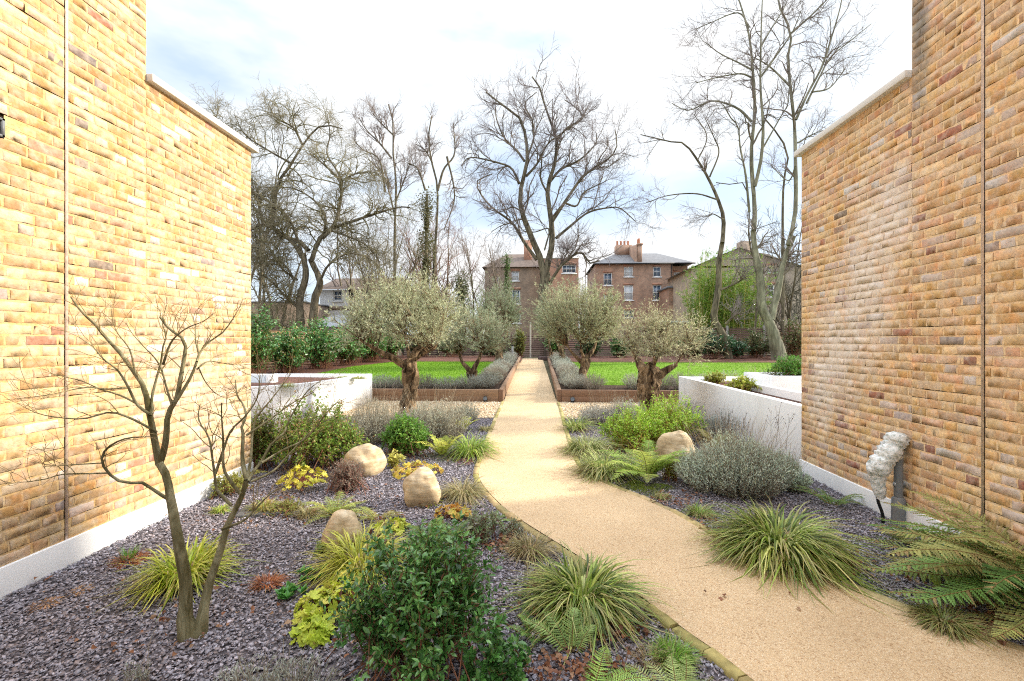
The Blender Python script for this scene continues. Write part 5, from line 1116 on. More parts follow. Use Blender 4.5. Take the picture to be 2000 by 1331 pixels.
# low dark ground cover below
t = thing('lamp_post', P(1036, 697, 23.6), 'thin pale post standing at the end of the path', 'post'); q = P(1036, 697, 23.6); q2 = P(1036, 632, 23.6); mb = MB(); tubes(mb, [[[q[0], 23.6, .8], [q[0], 23.6, 1.5], [q2[0], 23.6, q2[2]]]], [[.045, .042, .04]], 8, (.55, .50, .44)); mb.build('pole', M['kerb'], t, True)
mb = MB(); tubes(mb, [[[q[0], 23.6, q2[2]], [q[0], 23.6, q2[2] + .03], [q[0], 23.6, q2[2] + .05]]], [[.05, .05, .01]], 8, (.3, .28, .25)); mb.build('cap', M['kerb'], t, True)
q = P(1001, 690, 21.5); t = thing('bollard', (q[0], 21.5, .8), 'slim grey bollard light at the far end of the left bed', 'bollard'); mb = MB(); mb.box(q[0] - .045, q[0] + .045, 21.455, 21.545, .75, 1.50); mb.build('post', M['galv'], t, bevel=.01); mb = MB(); mb.box(q[0] - .05, q[0] + .05, 21.45, 21.55, 1.503, 1.56); mb.build('head', M['black'], t, bevel=.01)
mb = MB(); c = P(1064, 706, 22.4)
for _ in range(6): a = rng.uniform(-.25, .25, 2); mb.box(c[0] + a[0] - .14, c[0] + a[0] + .14, 22.4 + a[1] - .1, 22.4 + a[1] + .1, .8, .94 + .05 * random.random(), (.10, .07, .07), rot=random.random() * 3)
tag(mb.build('stone_pile', M['kerb'], None, bevel=.03), 'little heap of dark stones at the right end of the path', 'stones')
# ---------------------------------------------------------------- houses behind
def wallgrid(mb, x0, x1, z0, z1, y, holes, dep=.12):
    xs = sorted({x0, x1} | {v for h in holes for v in h[:2]}); zs = sorted({z0, z1} | {v for h in holes for v in h[2:]})
    for a, b in zip(xs, xs[1:]):
        for p, q in zip(zs, zs[1:]):
            if any(h[0] <= a and h[1] >= b and h[2] <= p and h[3] >= q for h in holes): continue
            mb.add([[a, y, p], [b, y, p], [b, y, q], [a, y, q]], [[0, 1, 2, 3]])
    for a, b, p, q in holes:
        V = [[a, y, p], [b, y, p], [b, y, q], [a, y, q], [a, y + dep, p], [b, y + dep, p], [b, y + dep, q], [a, y + dep, q]]
        mb.add(V, [[0, 4, 5, 1], [1, 5, 6, 2], [2, 6, 7, 3], [3, 7, 4, 0]])
def window(t, x0, x1, z0, z1, y, bars=(1, 1), pane='glass', lintel=True):
    f = .10; yy = y + .09; mb = MB()
    mb.box(x0, x0 + f, yy, yy + .06, z0, z1); mb.box(x1 - f, x1, yy, yy + .06, z0, z1); mb.box(x0 + f, x1 - f, yy + .001, yy + .059, z1 - f, z1); mb.box(x0 + f, x1 - f, yy + .001, yy + .059, z0, z0 + f)
    zm = (z0 + z1) / 2; mb.box(x0 + f, x1 - f, yy + .004, yy + .055, zm - .03, zm + .03)
    for i in range(bars[0]): x = x0 + (x1 - x0) * (i + 1) / (bars[0] + 1); mb.box(x - .02, x + .02, yy + .006, yy + .05, z0 + f, z1 - f)
    w_ = mb.build('window', M['white'], t); mb = MB(); mb.box(x0 + .01, x1 - .01, yy + .062, yy + .075, z0 + .01, z1 - .01); mb.build('pane', M[pane], w_)
    mb = MB(); mb.box(x0 - .1, x1 + .1, y - .08, y + .10, z0 - .12, z0 - .002); mb.build('sill', M['white'], w_)
    if lintel: mb = MB(); mb.box(x0 - .08, x1 + .08, y - .012, y + .05, z1 + .004, z1 + .26); mb.build('lintel', M['orangebrick'], w_)
def pb(Y, a, b, c, d):  # px box -> x0,x1,z0,z1
    p, q = P(a, d, Y), P(b, c, Y); return [float(v) for v in (p[0], q[0], p[2], q[2])]
def hip(mb, x0, x1, y0, y1, z, ra, rb, zr):
    """hip roof: eaves rectangle, ridge from ra to rb"""
    V = [[x0, y0, z], [x1, y0, z], [x1, y1, z], [x0, y1, z], ra, rb]; mb.add(V, [[0, 1, 5, 4], [2, 3, 4, 5]]); mb.add(V, [[1, 2, 5], [3, 0, 4]])
Y = 55.
t = thing('house', P(1250, 640, Y) * [1, 1, 0] + [0, 0, 1.], 'red-brown brick house pair with slate hip roof and tall chimney', 'house')
hs = [pb(Y, *v) for v in ((1179, 1196, 533, 558), (1219, 1237, 521, 541), (1276, 1291, 521, 541), (1180, 1197, 576, 600), (1219, 1237, 557, 587), (1275, 1292, 557, 587), (1219, 1238, 606, 621))]
x0, x1, z0, z1 = pb(Y, 1163, 1313, 516, 700); x2 = P(1343, 516, Y + 1.5)[0]
mb = MB(); wallgrid(mb, x0, x1, 0, z1, Y, hs); h2 = [pb(Y + 1.5, 1316, 1334, 532, 558)]; wallgrid(mb, x1, x2, 0, z1, Y + 1.5, h2)
mb.add([[x1, Y, 0], [x1, Y + 1.5, 0], [x1, Y + 1.5, z1], [x1, Y, z1]], [[0, 1, 2, 3]]); mb.add([[x0, Y + 9, 0], [x0, Y, 0], [x0, Y, z1], [x0, Y + 9, z1]], [[0, 1, 2, 3]]); mb.add([[x2, Y + 1.5, 0], [x2, Y + 9, 0], [x2, Y + 9, z1], [x2, Y + 1.5, z1]], [[0, 1, 2, 3]]); mb.add([[x0, Y + 9, 0], [x0, Y + 9, z1], [x2, Y + 9, z1], [x2, Y + 9, 0]], [[0, 1, 2, 3]])
mb.build('wall', M['redbrick'], t)
for i, h in enumerate(hs): window(t, *h, Y, pane=['glass', 'blind', 'glass', 'glass', 'blind', 'glass', 'glass'][i])
for h in h2: window(t, *h, Y + 1.5, pane='blind')
zr = P(1240, 495, Y + 4)[2]
ra = [P(1204, 495, Y + 4)[0], Y + 4.2, zr]; rb = [P(1284, 495, Y + 4)[0], Y + 4.2, zr]
mb = MB(); hip(mb, x0 - .3, x2 + .3, Y - .3, Y + 9.3, z1 + .1, ra, rb, zr); rf = mb.build('roof', M['slate_roof'], t); mb = MB(); mb.box(x0 - .3, x1 + .2, Y - .42, Y - .30, z1 - .05, z1 + .1); mb.box(x1 + .2, x2 + .3, Y - .42, Y - .30, z1 - .05, z1 + .1); mb.build('gutter', M['black'], t)
# stack with pots, and the party-wall parapet climbing towards it
a = P(1247, 510, Y); b = P(1255, 478, Y); mb = MB(); mb.box(a[0], b[0], Y + .2, Y + 1.2, z1, b[2]); mb.box(a[0] - .08, b[0] + .08, Y + .12, Y + 1.28, b[2] + .002, b[2] + .2); mb.box(a[0] - 2.0, a[0] - .01, Y + 3.6, Y + 4.9, zr - .3, zr + 1.0)
mb.add([[a[0] - .02, Y + .3, z1 + .2], [a[0] - .02, Y + 4.6, zr], [a[0] - .02, Y + 4.6, zr + 1.0], [a[0] - .02, Y + .3, b[2]], [a[0] - .35, Y + .3, z1 + .2], [a[0] - .35, Y + 4.6, zr], [a[0] - .35, Y + 4.6, zr + 1.], [a[0] - .35, Y + .3, b[2]]], [[0, 1, 2, 3], [7, 6, 5, 4], [3, 2, 6, 7], [4, 0, 3, 7]])
ch = mb.build('chimney', M['redbrick'], rf)
for i, (x, y, z) in enumerate([(a[0] + .15, Y + .45, b[2] + .2), (a[0] + .15, Y + .9, b[2] + .2)] + [(a[0] - .4 - .45 * j, Y + 4.2, zr + 1.0) for j in range(4)]):
    mb = MB(); tubes(mb, [[[x, y, z], [x, y, z + .35], [x, y, z + .6], [x, y, z + .62]]], [[.15, .12, .14, .05]], 8, (.55, .24, .14)); mb.build('chimney_pot', M['kerb'], rf, True)
mb = MB(); tubes(mb, [[[x1 - .12, Y - .06, 0], [x1 - .12, Y - .06, z1]]], [[.05, .05]], 6); mb.build('downpipe', M['black'], t)
ex = pb(51., 1306, 1364, 563, 700); hx = [pb(51., 1336, 1356, 571, 600)]; mb = MB(); wallgrid(mb, ex[0], ex[1], 0, ex[3], 51., hx); mb.add([[ex[0], 55, 0], [ex[0], 51, 0], [ex[0], 51, ex[3]], [ex[0], 55, ex[3]]], [[0, 1, 2, 3]]); mb.add([[ex[1], 51, 0], [ex[1], 55, 0], [ex[1], 55, ex[3]], [ex[1], 51, ex[3]]], [[0, 1, 2, 3]]); mb.build('extension_wall', M['redbrick'], t)
for h in hx: window(t, *h, 51.)
mb = MB(); mb.box(ex[0] - .15, ex[1] + .15, 50.85, 56.4, ex[3] + .002, ex[3] + .22); mb.build('extension_roof', M['slate_roof'], t)
# left pair: brown brick house with red flat-roofed block
Y = 50.
t = thing('house', P(1000, 640, Y) * [1, 1, 0] + [0, 0, 1.], 'brown brick house with hip roof and arched windows behind the centre tree', 'house')
hs = [pb(Y, *v) for v in ((999, 1014, 530, 549), (959, 974, 540, 562), (1000, 1016, 566, 594), (1000, 1017, 612, 632), (959, 974, 590, 612))]
x0, x1, z0, z1 = pb(Y, 947, 1055, 523, 700); mb = MB(); wallgrid(mb, x0, x1, 0, z1, Y, hs); mb.add([[x0, Y + 8, 0], [x0, Y, 0], [x0, Y, z1], [x0, Y + 8, z1]], [[0, 1, 2, 3]]); mb.add([[x1, Y, 0], [x1, Y + 8, 0], [x1, Y + 8, z1], [x1, Y, z1]], [[0, 1, 2, 3]]); mb.build('wall', M['brownbrick'], t)
for i, h in enumerate(hs): window(t, *h, Y, pane='glass' if i else 'blind')
zr = P(1010, 497, Y + 4)[2]; mb = MB(); hip(mb, x0 - .3, x1 + .2, Y - .3, Y + 8.3, z1 + .05, [P(990, 497, Y + 4)[0], Y + 4, zr], [P(1040, 497, Y + 4)[0], Y + 4, zr], zr); rf = mb.build('roof', M['brown_roof'], t)
c = P(1030, 497, Y + 2); mb = MB(); mb.box(c[0] - .4, c[0] + .5, Y + 2, Y + 3, z1 + .5, zr + 1.2); mb.build('chimney', M['orangebrick'], rf)
Y = 48.
t = thing('house', P(1090, 640, Y) * [1, 1, 0] + [0, 0, 1.], 'flat-roofed orange brick block with blue-tinted window beside the centre tree', 'house')
hs = [pb(Y, 1098, 1125, 517, 534)]; x0, x1, z0, z1 = pb(Y, 1056, 1130, 505, 700); mb = MB(); wallgrid(mb, x0, x1, 0, z1, Y, hs); mb.add([[x1, Y, 0], [x1, Y + 7, 0], [x1, Y + 7, z1], [x1, Y, z1]], [[0, 1, 2, 3]]); mb.add([[x0, Y + 7, 0], [x0, Y, 0], [x0, Y, z1], [x0, Y + 7, z1]], [[0, 1, 2, 3]]); mb.add([[x0, Y, z1 - .05], [x1, Y, z1 - .05], [x1, Y + 7, z1 - .05], [x0, Y + 7, z1 - .05]], [[0, 1, 2, 3]]); mb.build('wall', M['orangebrick'], t); window(t, *hs[0], Y, bars=(2, 1))
mb = MB(); mb.box(x0 - .06, x1 + .06, Y - .06, Y + .25, z1 + .002, z1 + .1); mb.build('coping', M['coping'], t)
# gabled house behind the bamboo
Y = 45.
t = thing('house', P(1450, 640, Y) * [1, 1, 0] + [0, 0, 1.], 'buff gabled house half hidden by bamboo and the tall bare trees', 'house')
hs = [pb(Y, *v) for v in ((1497, 1506, 519, 533), (1508, 1518, 519, 533), (1500, 1513, 556, 580), (1440, 1452, 560, 585))]; x0, x1, z0, z1 = pb(Y, 1350, 1566, 522, 700); mb = MB(); wallgrid(mb, x0, x1, 0, z1, Y, hs); ap = P(1440, 487, Y); mb.add([[x0, Y, z1], [x1, Y, z1], [P(1500, 487, Y)[0], Y, ap[2] - .5], [ap[0], Y, ap[2]]], [[0, 1, 2, 3]]); mb.add([[x0, Y + 8, 0], [x0, Y, 0], [x0, Y, z1], [x0, Y + 8, z1]], [[0, 1, 2, 3]]); mb.build('wall', farbrick('buff_brick', (.50, .42, .32), (.42, .35, .26), (.48, .44, .38)), t)
for h in hs: window(t, *h, Y)
mb = MB(); a, b, c = np.array([x0 - .5, 0, z1 - .15]), np.array([ap[0], 0, ap[2] + .08]), np.array([x1 + .4, 0, z1 - .1]); mb.add([[*a[[0]], Y - .4, a[2]], [b[0], Y - .4, b[2]], [b[0], Y + 9, b[2]], [a[0], Y + 9, a[2]], [c[0], Y - .4, c[2]], [c[0], Y + 9, c[2]]], [[0, 1, 2, 3], [1, 4, 5, 2]]); rf = mb.build('roof', M['slate_roof'], t)
c = P(1457, 487, Y + 2); mb = MB(); mb.box(c[0] - .5, c[0] + .5, Y + 2, Y + 3, z1, c[2] + .8); mb.build('chimney', M['brownbrick'], rf)
# low dull building and grey-white house on the left
Y = 32.
x0, x1, z0, z1 = pb(Y, 470, 592, 592, 700); t = thing('building', (x0, Y, .9), 'low brown brick building behind the left hedge', 'building'); mb = MB(); mb.box(x0 - 3, x1, Y, Y + 7, 0, z1); mb.build('wall', M['brownbrick'], t); mb = MB(); mb.box(x0 - 3.05, x1 + .05, Y - .05, Y + 7.05, z1 + .002, z1 + .12); mb.build('coping', M['slate_roof'], t)
Y = 36.
x0, x1, z0, z1 = pb(Y, 625, 770, 566, 720); t = thing('house', (x0, Y, .9), 'grey and white house with brown roof behind the large olive crown', 'house')
hs = [pb(Y, *v) for v in ((650, 668, 567, 588), (682, 700, 567, 588), (712, 732, 567, 588))]
mb = MB(); wallgrid(mb, x0, x1, 0, z1, Y, hs); mb.add([[x0, Y + 8, 0], [x0, Y, 0], [x0, Y, z1], [x0, Y + 8, z1]], [[0, 1, 2, 3]]); mb.build('wall', M['render'], t)
for h in hs: window(t, *h, Y, bars=(1, 1), lintel=False)
mb = MB(); zr = P(700, 544, Y + 3)[2]; mb.add([[x0 - .3, Y - .3, z1], [x1 + .3, Y - .3, z1], [x1, Y + 3, zr], [x0, Y + 3, zr], [x0 - .3, Y + 8, z1], [x1 + .3, Y + 8, z1]], [[0, 1, 2, 3], [3, 2, 5, 4]]); mb.build('roof', M['brown_roof'], t)
mb = MB(); q = pb(Y, 625, 770, 598, 606); mb.box(q[0], q[1], Y - .03, Y - .003, q[2], q[3]); q = pb(Y, 618, 660, 617, 634); mb.build('band', M['brownbrick'], t)
t = thing('garden_shed', (q[0], 31, .9), 'low grey-roofed shed beyond the orange fence', 'shed'); q = pb(31., 612, 662, 618, 650); mb = MB(); mb.box(q[0], q[1], 31, 34, .5, q[2] + .4); mb.build('wall', M['darkfence'], t); mb = MB(); mb.add([[q[0] - .15, 30.85, q[2] + .4], [q[1] + .15, 30.85, q[2] + .4], [q[1] + .15, 34.1, q[3] + .25], [q[0] - .15, 34.1, q[3] + .25]], [[0, 1, 2, 3]]); mb.build('roof', M['galv'], t)
Y = 30.
q = pb(Y, 1300, 1386, 620, 660); t = thing('garage', (q[0], Y, .9), 'low garage with pale green felt roof behind the right olive trees', 'garage'); mb = MB(); mb.box(q[0] + .2, q[1] - .2, Y, Y + 5, .5, q[3] - .45); mb.build('wall', M['darkfence'], t); mb = MB(); mb.box(q[0], q[1], Y - .2, Y + 5.2, q[3] - .44, q[3] - .30); mb.add([[q[0], Y - .2, q[3] - .29], [q[1], Y - .2, q[3] - .29], [q[1], Y + 5, q[3]], [q[0], Y + 5, q[3]]], [[0, 1, 2, 3]]); mb.build('roof', M['felt'], t)
# ---------------------------------------------------------------- bare trees
z3 = lambda p: zoomed(p, 380, 150, 3.327)
z4 = lambda p: zoomed(p, 880, 120, 3.3275)
z5 = lambda p: zoomed(p, 1240, 0, 2.773)
zB = lambda p: zoomed(p, 1250, 450, 4.0325)
zA = lambda p: zoomed(p, 850, 450, 3.802)
zL = lambda p: zoomed(p, 480, 450, 4.436)
TH = .84
def bare(label, Y, LM, levels, cols, base, mat='tree_bark', twmat='twig', rmin=.008, trunks=(0,), leaves=None, name='bare_tree', cat='tree', group='bare winter trees'):
    """LM: (w0,w1 px, dy, pts)"""
    k = Y / F; c0 = P(base[0], base[1], Y); c0[2] = g(Y); t = thing(name, c0, label, cat, group); tk, tw = MB(), MB(); m = 16; LL, RR = [], []
    for i, (a, b, dy, pts) in enumerate(LM):
        pl = limb(pts, Y, m, dy)
        if i in trunks: pl[0][2] = min(pl[0][2], g(Y) - .1)
        a, b = a * TH, b * TH; rr = np.linspace(a ** .8, b ** .8, m) ** 1.25 * k / 2; tubes(tk, [pl], [rr], 12 if a > 14 else 7, cols[0], rough=.05); LL.append(pl); RR.append(rr)
    Pt, Rd = np.array(LL), np.array(RR); nz_ = [i for i in range(len(LL))]
    for li, (kk, L, ang, wig, tr, lo, mm) in enumerate(levels):
        s, d, r, idx, tt = kids(Pt, Rd, kk, lo if li or True else .3, 1., R(ang))
        if li == 0:
            ok = r < .5 * max(x[0] for x in RR) ; s, d, r, idx, tt = s[ok], d[ok], r[ok], idx[ok], tt[ok]
        d = nrm(d + [0, 0, tr * 2]); Ln = L * (.35 + .85 * rng.random(len(s))) * (1.2 - .5 * tt)
        Pt = curve(s, d, Ln, mm, wig, tr); r1 = np.clip(r * .6, rmin, .05 / (li + 1)); Rd = taper(len(s), mm, r1, np.maximum(r1 * .35, rmin * .75)); tubes(tw, Pt, Rd, 4 if li == 0 else 3, cols[min(li + 1, len(cols) - 1)])
    tk.build('trunk', M[mat], t, True); tw.build('crown', M[twmat], t)
    if leaves: inleaves(Pt, Rd, leaves[0], leaves[1], leaves[2], leaves[3], tpl=LEAF).build('leaves', M['leaf'], t)
    return t
TC = [(.2, .17, .12), (.22, .18, .15), (.23, .19, .18), (.26, .22, .23)]
bare('big spreading bare tree in the centre behind the path end', 28., [
 (26, 22, 0, [(1066, 700), (1063, 640), (1060, 590), (1063, 555), (1066, 532)]),
 (17, 3, -.5, [(1063, 555)] + z4([(590, 1300), (540, 1180), (490, 1050), (455, 950), (460, 800), (490, 700), (500, 600), (480, 450), (450, 370), (330, 280), (230, 200)])),
 (9, 2, .8, z4([(560, 1290), (480, 1180), (400, 1050), (280, 960), (200, 870), (172, 780), (270, 735)])),
 (16, 3, .3, [(1064, 540)] + z4([(635, 1300), (660, 1180), (650, 1000), (630, 880), (640, 780), (680, 650), (690, 500), (660, 420), (610, 280), (580, 170), (530, 100)])),
 (9, 2, -1., z4([(660, 1040), (740, 920), (800, 830), (860, 750), (950, 680), (1020, 640), (1080, 560), (1070, 450)])),
 (7, 2, 1., z4([(685, 1150), (780, 1070), (900, 980), (1050, 950), (1110, 960), (1200, 1040)])),
 (7, 2, .8, z4([(640, 790), (720, 700), (840, 640), (940, 540), (950, 470)])), (6, 2, -.6, z4([(490, 750), (560, 670), (630, 540), (720, 470), (860, 370)])),
 (6, 2, -1., z4([(445, 800), (400, 700), (310, 660), (130, 625), (70, 680)])), (6, 2, .8, z4([(480, 650), (430, 580), (350, 500), (300, 380), (290, 300)])),
 (5, 2, .5, z4([(500, 620), (540, 500), (530, 380), (480, 280), (560, 200)])), (5, 2, -.8, z4([(625, 850), (585, 760), (590, 640), (540, 560)])),
 (5, 2, .5, z4([(690, 520), (760, 430), (860, 370), (810, 300), (740, 250)])), (5, 2, 1., z4([(740, 920), (820, 940), (870, 850), (1010, 780)])),
 (8, 3, -.5, zA([(850, 400), (890, 330), (950, 250), (1070, 165), (1130, 220), (1150, 245), (1220, 225)])), (4, 2, .2, zA([(890, 330), (930, 260), (975, 175)])), (4, 1.5, -.3, z4([(610, 1230), (640, 1090), (550, 1110), (470, 1100), (400, 1000)]))],
 [(12, 2.5, 42, .22, .05, .2, 9), (7, 1.25, 42, .22, .03, .12, 7), (5, .7, 40, .18, .03, .1, 5)], TC, (1066, 700), rmin=.0055)
bare('leaning bare tree with sawn side stubs left of the twin trunks', 22.5, [
 (17, 10, .2, zB([(705, 930), (640, 800), (583, 700), (600, 560), (620, 440), (622, 250), (648, 100)])),
 (10, 2, .6, zB([(648, 100)]) + z5([(475, 1300), (480, 1180), (450, 1080), (400, 970), (340, 870), (270, 780), (200, 770), (30, 730)])),
 (4, 1.5, -.4, z5([(405, 960), (455, 830), (430, 750), (380, 640)])), (4, 1.5, .4, z5([(440, 1080), (330, 1050), (180, 1060), (60, 1100)])),
 (5, 4, -.3, zB([(640, 470), (740, 425), (832, 370)])), (6, 5, -.2, zB([(675, 740), (710, 705), (742, 672)])), (3, 1.5, -.4, z5([(480, 1190), (420, 1160), (380, 1190)])), (3, 1.5, .3, z5([(340, 870), (390, 740), (320, 620)]))],
 [(8, 1.5, 45, .2, .03, .4, 8), (5, .8, 42, .2, .02, .12, 6), (4, .45, 38, .16, .02, .1, 4)], TC, (1424, 680), rmin=.0045, mat='tree_bark')
bare('tall twin-trunked bare tree with smooth pale bark on the right', 22.0, [
 (34, 20, 0, [(1523, 699)] + zB([(1060, 860), (1010, 700)])),
 (20, 11, .1, zB([(1010, 705), (960, 600), (950, 400), (910, 180), (890, 0)])),
 (10.5, 3, .5, z5([(645, 1250), (650, 1130), (630, 850), (650, 600), (640, 400), (620, 200), (580, 50), (540, -60)])),
 (8, 2, -.5, z5([(650, 1010), (680, 880), (695, 700), (680, 480), (682, 250), (690, 0), (700, -90)])),
 (6, 2, -.8, z5([(620, 1150), (600, 950), (570, 800), (560, 690), (520, 640), (480, 570)])), (6, 1.5, .9, z5([(632, 660), (560, 590), (470, 555), (400, 550), (290, 600), (200, 560)])),
 (4, 1.5, .6, z5([(635, 380), (560, 340), (460, 290), (380, 230)])), (4, 1.5, -.5, z5([(630, 420), (570, 400), (450, 420), (330, 450)])), (3.5, 1.5, .4, z5([(620, 150), (560, 70), (420, 120), (330, 160)])),
 (17, 10, .3, zB([(1030, 705), (1060, 580), (1090, 450), (1130, 250), (1210, 50)])),
 (10, 4, .6, z5([(830, 1330), (870, 1150), (870, 900), (865, 680), (845, 500), (830, 300), (848, 180), (790, 60), (770, -40)])),
 (6, 2, -.4, z5([(872, 650), (940, 500), (1010, 370), (1060, 220), (1110, 50), (1130, -60)])), (5, 1.5, .8, z5([(930, 560), (1010, 400), (1060, 310), (1170, 220), (1280, 130)])), (5, 1.5, .2, z5([(848, 180), (960, 80), (1040, 0), (1100, -60)])),
 (5, 1.5, .7, z5([(838, 465), (740, 370), (680, 330), (600, 290)])), (5, 1.5, -.6, z5([(680, 420), (760, 310), (850, 180), (900, 60)])), (4, 1.5, .2, z5([(882, 775), (960, 730), (1040, 700)])), (4, 1.5, -.3, z5([(695, 800), (780, 650), (830, 560), (830, 480)])),
 (4, 1.5, .3, z5([(680, 260), (730, 170), (810, 40), (840, -60)])), (3.5, 1.5, .9, z5([(870, 900), (830, 980), (740, 900)])), (4, 1.5, -.2, z5([(960, 500), (1050, 480), (1120, 400), (1140, 370)]))],
 [(9, 1.8, 42, .2, .03, .25, 8), (5, .95, 42, .2, .02, .12, 6), (4, .5, 38, .16, .02, .1, 4)], TC, (1523, 698), mat='pale_bark', rmin=.0045)
bare('slim dark stem rising between the two pale trunks', 24.5, [(8, 3, .4, [(1528, 690), (1530, 560)] + z5([(800, 1320), (805, 1000), (830, 850), (790, 750), (700, 640)])), (5, 2, -.3, [(1470, 690), (1480, 560)] + z5([(618, 1300), (620, 1150), (600, 1000), (520, 1000), (440, 990)]))], [(9, .9, 40, .15, .05, .3, 6), (5, .45, 40, .15, .02, .15, 4)], TC, (1528, 690), trunks=(0, 1), rmin=.007)
MOS = [(.10, .09, .05), (.22, .20, .11), (.27, .24, .14), (.30, .26, .18)]
bare('huge mossy twin-trunked old tree with drooping twigs on the left', 27.5, [
 (20, 12, 0, [(588, 648)] + zL([(470, 600), (520, 400), (500, 200)])), (22, 12, .2, [(610, 648)] + zL([(600, 600), (645, 450), (560, 250)])),
 (12, 5, -.3, z3([(720, 1200), (640, 1080), (560, 1020), (450, 960), (360, 990), (250, 900)])), (12, 3, .5, z3([(760, 1200), (800, 1080), (870, 1000), (1000, 950), (1150, 900), (1320, 850), (1400, 850)])),
 (11, 3, .2, z3([(740, 1130), (700, 1080), (520, 1010), (515, 900), (540, 700), (620, 580), (700, 450), (800, 330), (900, 320), (960, 340)])), (6, 2, .4, z3([(700, 440), (640, 330), (530, 270), (480, 180)])),
 (9, 3, -.6, z3([(830, 1050), (880, 1000), (930, 900), (950, 700), (850, 580), (750, 500)])), (5, 2, -.4, z3([(950, 680), (1050, 630), (1150, 620), (1200, 640)])), (8, 3, .8, z3([(470, 970), (430, 900), (400, 780), (300, 700), (200, 620)])),
 (6, 3, -.8, z3([(650, 1330), (590, 1230), (450, 1130), (340, 1100)])), (5, 2, -.6, zL([(450, 430), (330, 350), (240, 260), (50, 230), (-80, 240)])), (6, 2, -1., zL([(650, 430), (720, 300), (900, 200), (1100, 260), (1200, 380)])),
 (5, 2, .6, z3([(880, 1000), (1000, 1040), (1120, 1100), (1200, 1200)])), (7, 2, .3, z3([(760, 1180), (850, 980), (820, 850), (700, 750), (600, 720), (450, 720)])), (5, 2, .4, z3([(950, 700), (930, 620), (860, 500), (880, 380), (860, 240)])),
 (7, 3, -1.2, z3([(700, 1150), (600, 900), (400, 760), (200, 560), (120, 480), (60, 420)])), (6, 4, -.5, zL([(480, 700), (330, 560), (210, 430), (110, 380)])), (6, 4, -.8, [(600, 640)] + zL([(400, 850), (250, 800), (100, 800)])), (5, 2, .3, z3([(250, 620), (200, 480), (140, 300), (160, 200)])), (5, 2, .0, z3([(620, 560), (480, 480), (330, 380), (260, 250)]))],
 [(20, 2.4, 52, .28, .0, .12, 9), (8, 1.3, 48, .28, -.02, .1, 7), (5, .7, 45, .25, -.03, .1, 5)], MOS, (600, 648), trunks=(0, 1), rmin=.0055, mat='tree_bark')
SL = [(.2, .16, .12), (.24, .19, .16), (.27, .22, .19), (.28, .23, .22)]
bare('slender upright bare tree right of the old mossy tree', 33., [(9, 3, 0, [(772, 700), (770, 600)] + z3([(1300, 1330), (1300, 1000), (1310, 700), (1290, 500), (1290, 300), (1260, 180)])), (5, 2, .5, z3([(1280, 530), (1200, 430), (1120, 350), (1070, 270)])), (5, 2, -.5, z3([(1240, 750), (1200, 540), (1100, 480), (1040, 420)])), (5, 2, .4, z3([(1300, 900), (1250, 700), (1180, 560)])), (4, 2, -.4, z3([(1305, 820), (1370, 650), (1400, 560)])), (4, 2, .2, z3([(1290, 380), (1200, 290), (1160, 240)]))],
 [(13, 1.8, 34, .2, .08, .22, 8), (7, 1.0, 36, .2, .05, .15, 6), (4, .55, 34, .15, .04, .1, 4)], SL, (772, 700), rmin=.006)
bare('slim bare tree with two wavy leaders beside the ivy-clad trunk', 31., [(9, 3, 0, [(843, 700), (842, 620)] + z3([(1550, 1330), (1560, 1150), (1580, 750), (1540, 550), (1520, 400), (1540, 260)])), (6, 2, .5, z3([(1580, 740), (1620, 600), (1690, 500), (1680, 300)])), (5, 2, -.4, z3([(1500, 740), (1450, 600), (1380, 560)])), (4, 2, .5, z3([(1545, 560), (1500, 480), (1440, 440)])), (5, 2, .2, z3([(1640, 520), (1690, 780), (1620, 1000)]))],
 [(12, 1.5, 38, .2, .06, .22, 8), (7, .85, 36, .2, .04, .15, 6), (4, .5, 34, .15, .04, .1, 4)], SL, (843, 700), rmin=.006)
def ivytrunk(label, Y, pts, w, rw, n=2600, cols=((.10, .15, .05), (.16, .19, .07), (.20, .17, .09))):
    k = Y / F; pl = limb(pts, Y, 14); pl[0][2] = g(Y) - .1; t = thing('ivy_clad_tree', (pl[0][0], Y, g(Y)), label, 'tree', 'ivy-clad trunks'); mb = MB(); tubes(mb, [pl], [np.linspace(w, w * .5, 14) * k / 2], 9, (.2, .15, .1), rough=.06)
    mb.build('trunk', M['tree_bark'], t, True); i = rng.integers(0, 13, n); f = rng.random((n, 1)); c = pl[i] * (1 - f) + pl[i + 1] * f; prof = np.interp(i / 13, [0, .5, 1], [1., .9, .75])[:, None]
    lump = .7 + .5 * np.sin(i * 1.7)[:, None]; pos = c + rdir(n) * (rw * k * prof * lump * np.sqrt(rng.random((n, 1)))); lb = MB(); inst(lb, LEAF[0], LEAF[1], pos, rdir(n, -.3), rdir(n, .5), .11 * (.6 + .7 * rng.random(n)), pal(cols, n, .2)); lb.build('ivy', M['leaf'], t); return t
ivytrunk('stout ivy-clad broken trunk behind the large olive crown', 29., [(836, 700), (834, 600), (832, 520), (833, 440), (834, 380)], 9, 26, 9000, ((.14, .14, .06), (.22, .19, .10), (.16, .17, .07)))
ivytrunk('thin ivy-clad trunk in front of the brown brick house', 33., [(990, 700), (990, 620), (990, 560), (990, 500)], 6, 13, 3200, ((.09, .18, .04), (.14, .25, .06), (.07, .12, .04)))
ivytrunk('ivy-clad stump of a tree between the left olive crowns', 28., [(905, 700), (904, 640), (902, 590), (900, 545)], 8, 30, 6000, ((.12, .15, .06), (.20, .17, .10), (.09, .12, .05)))
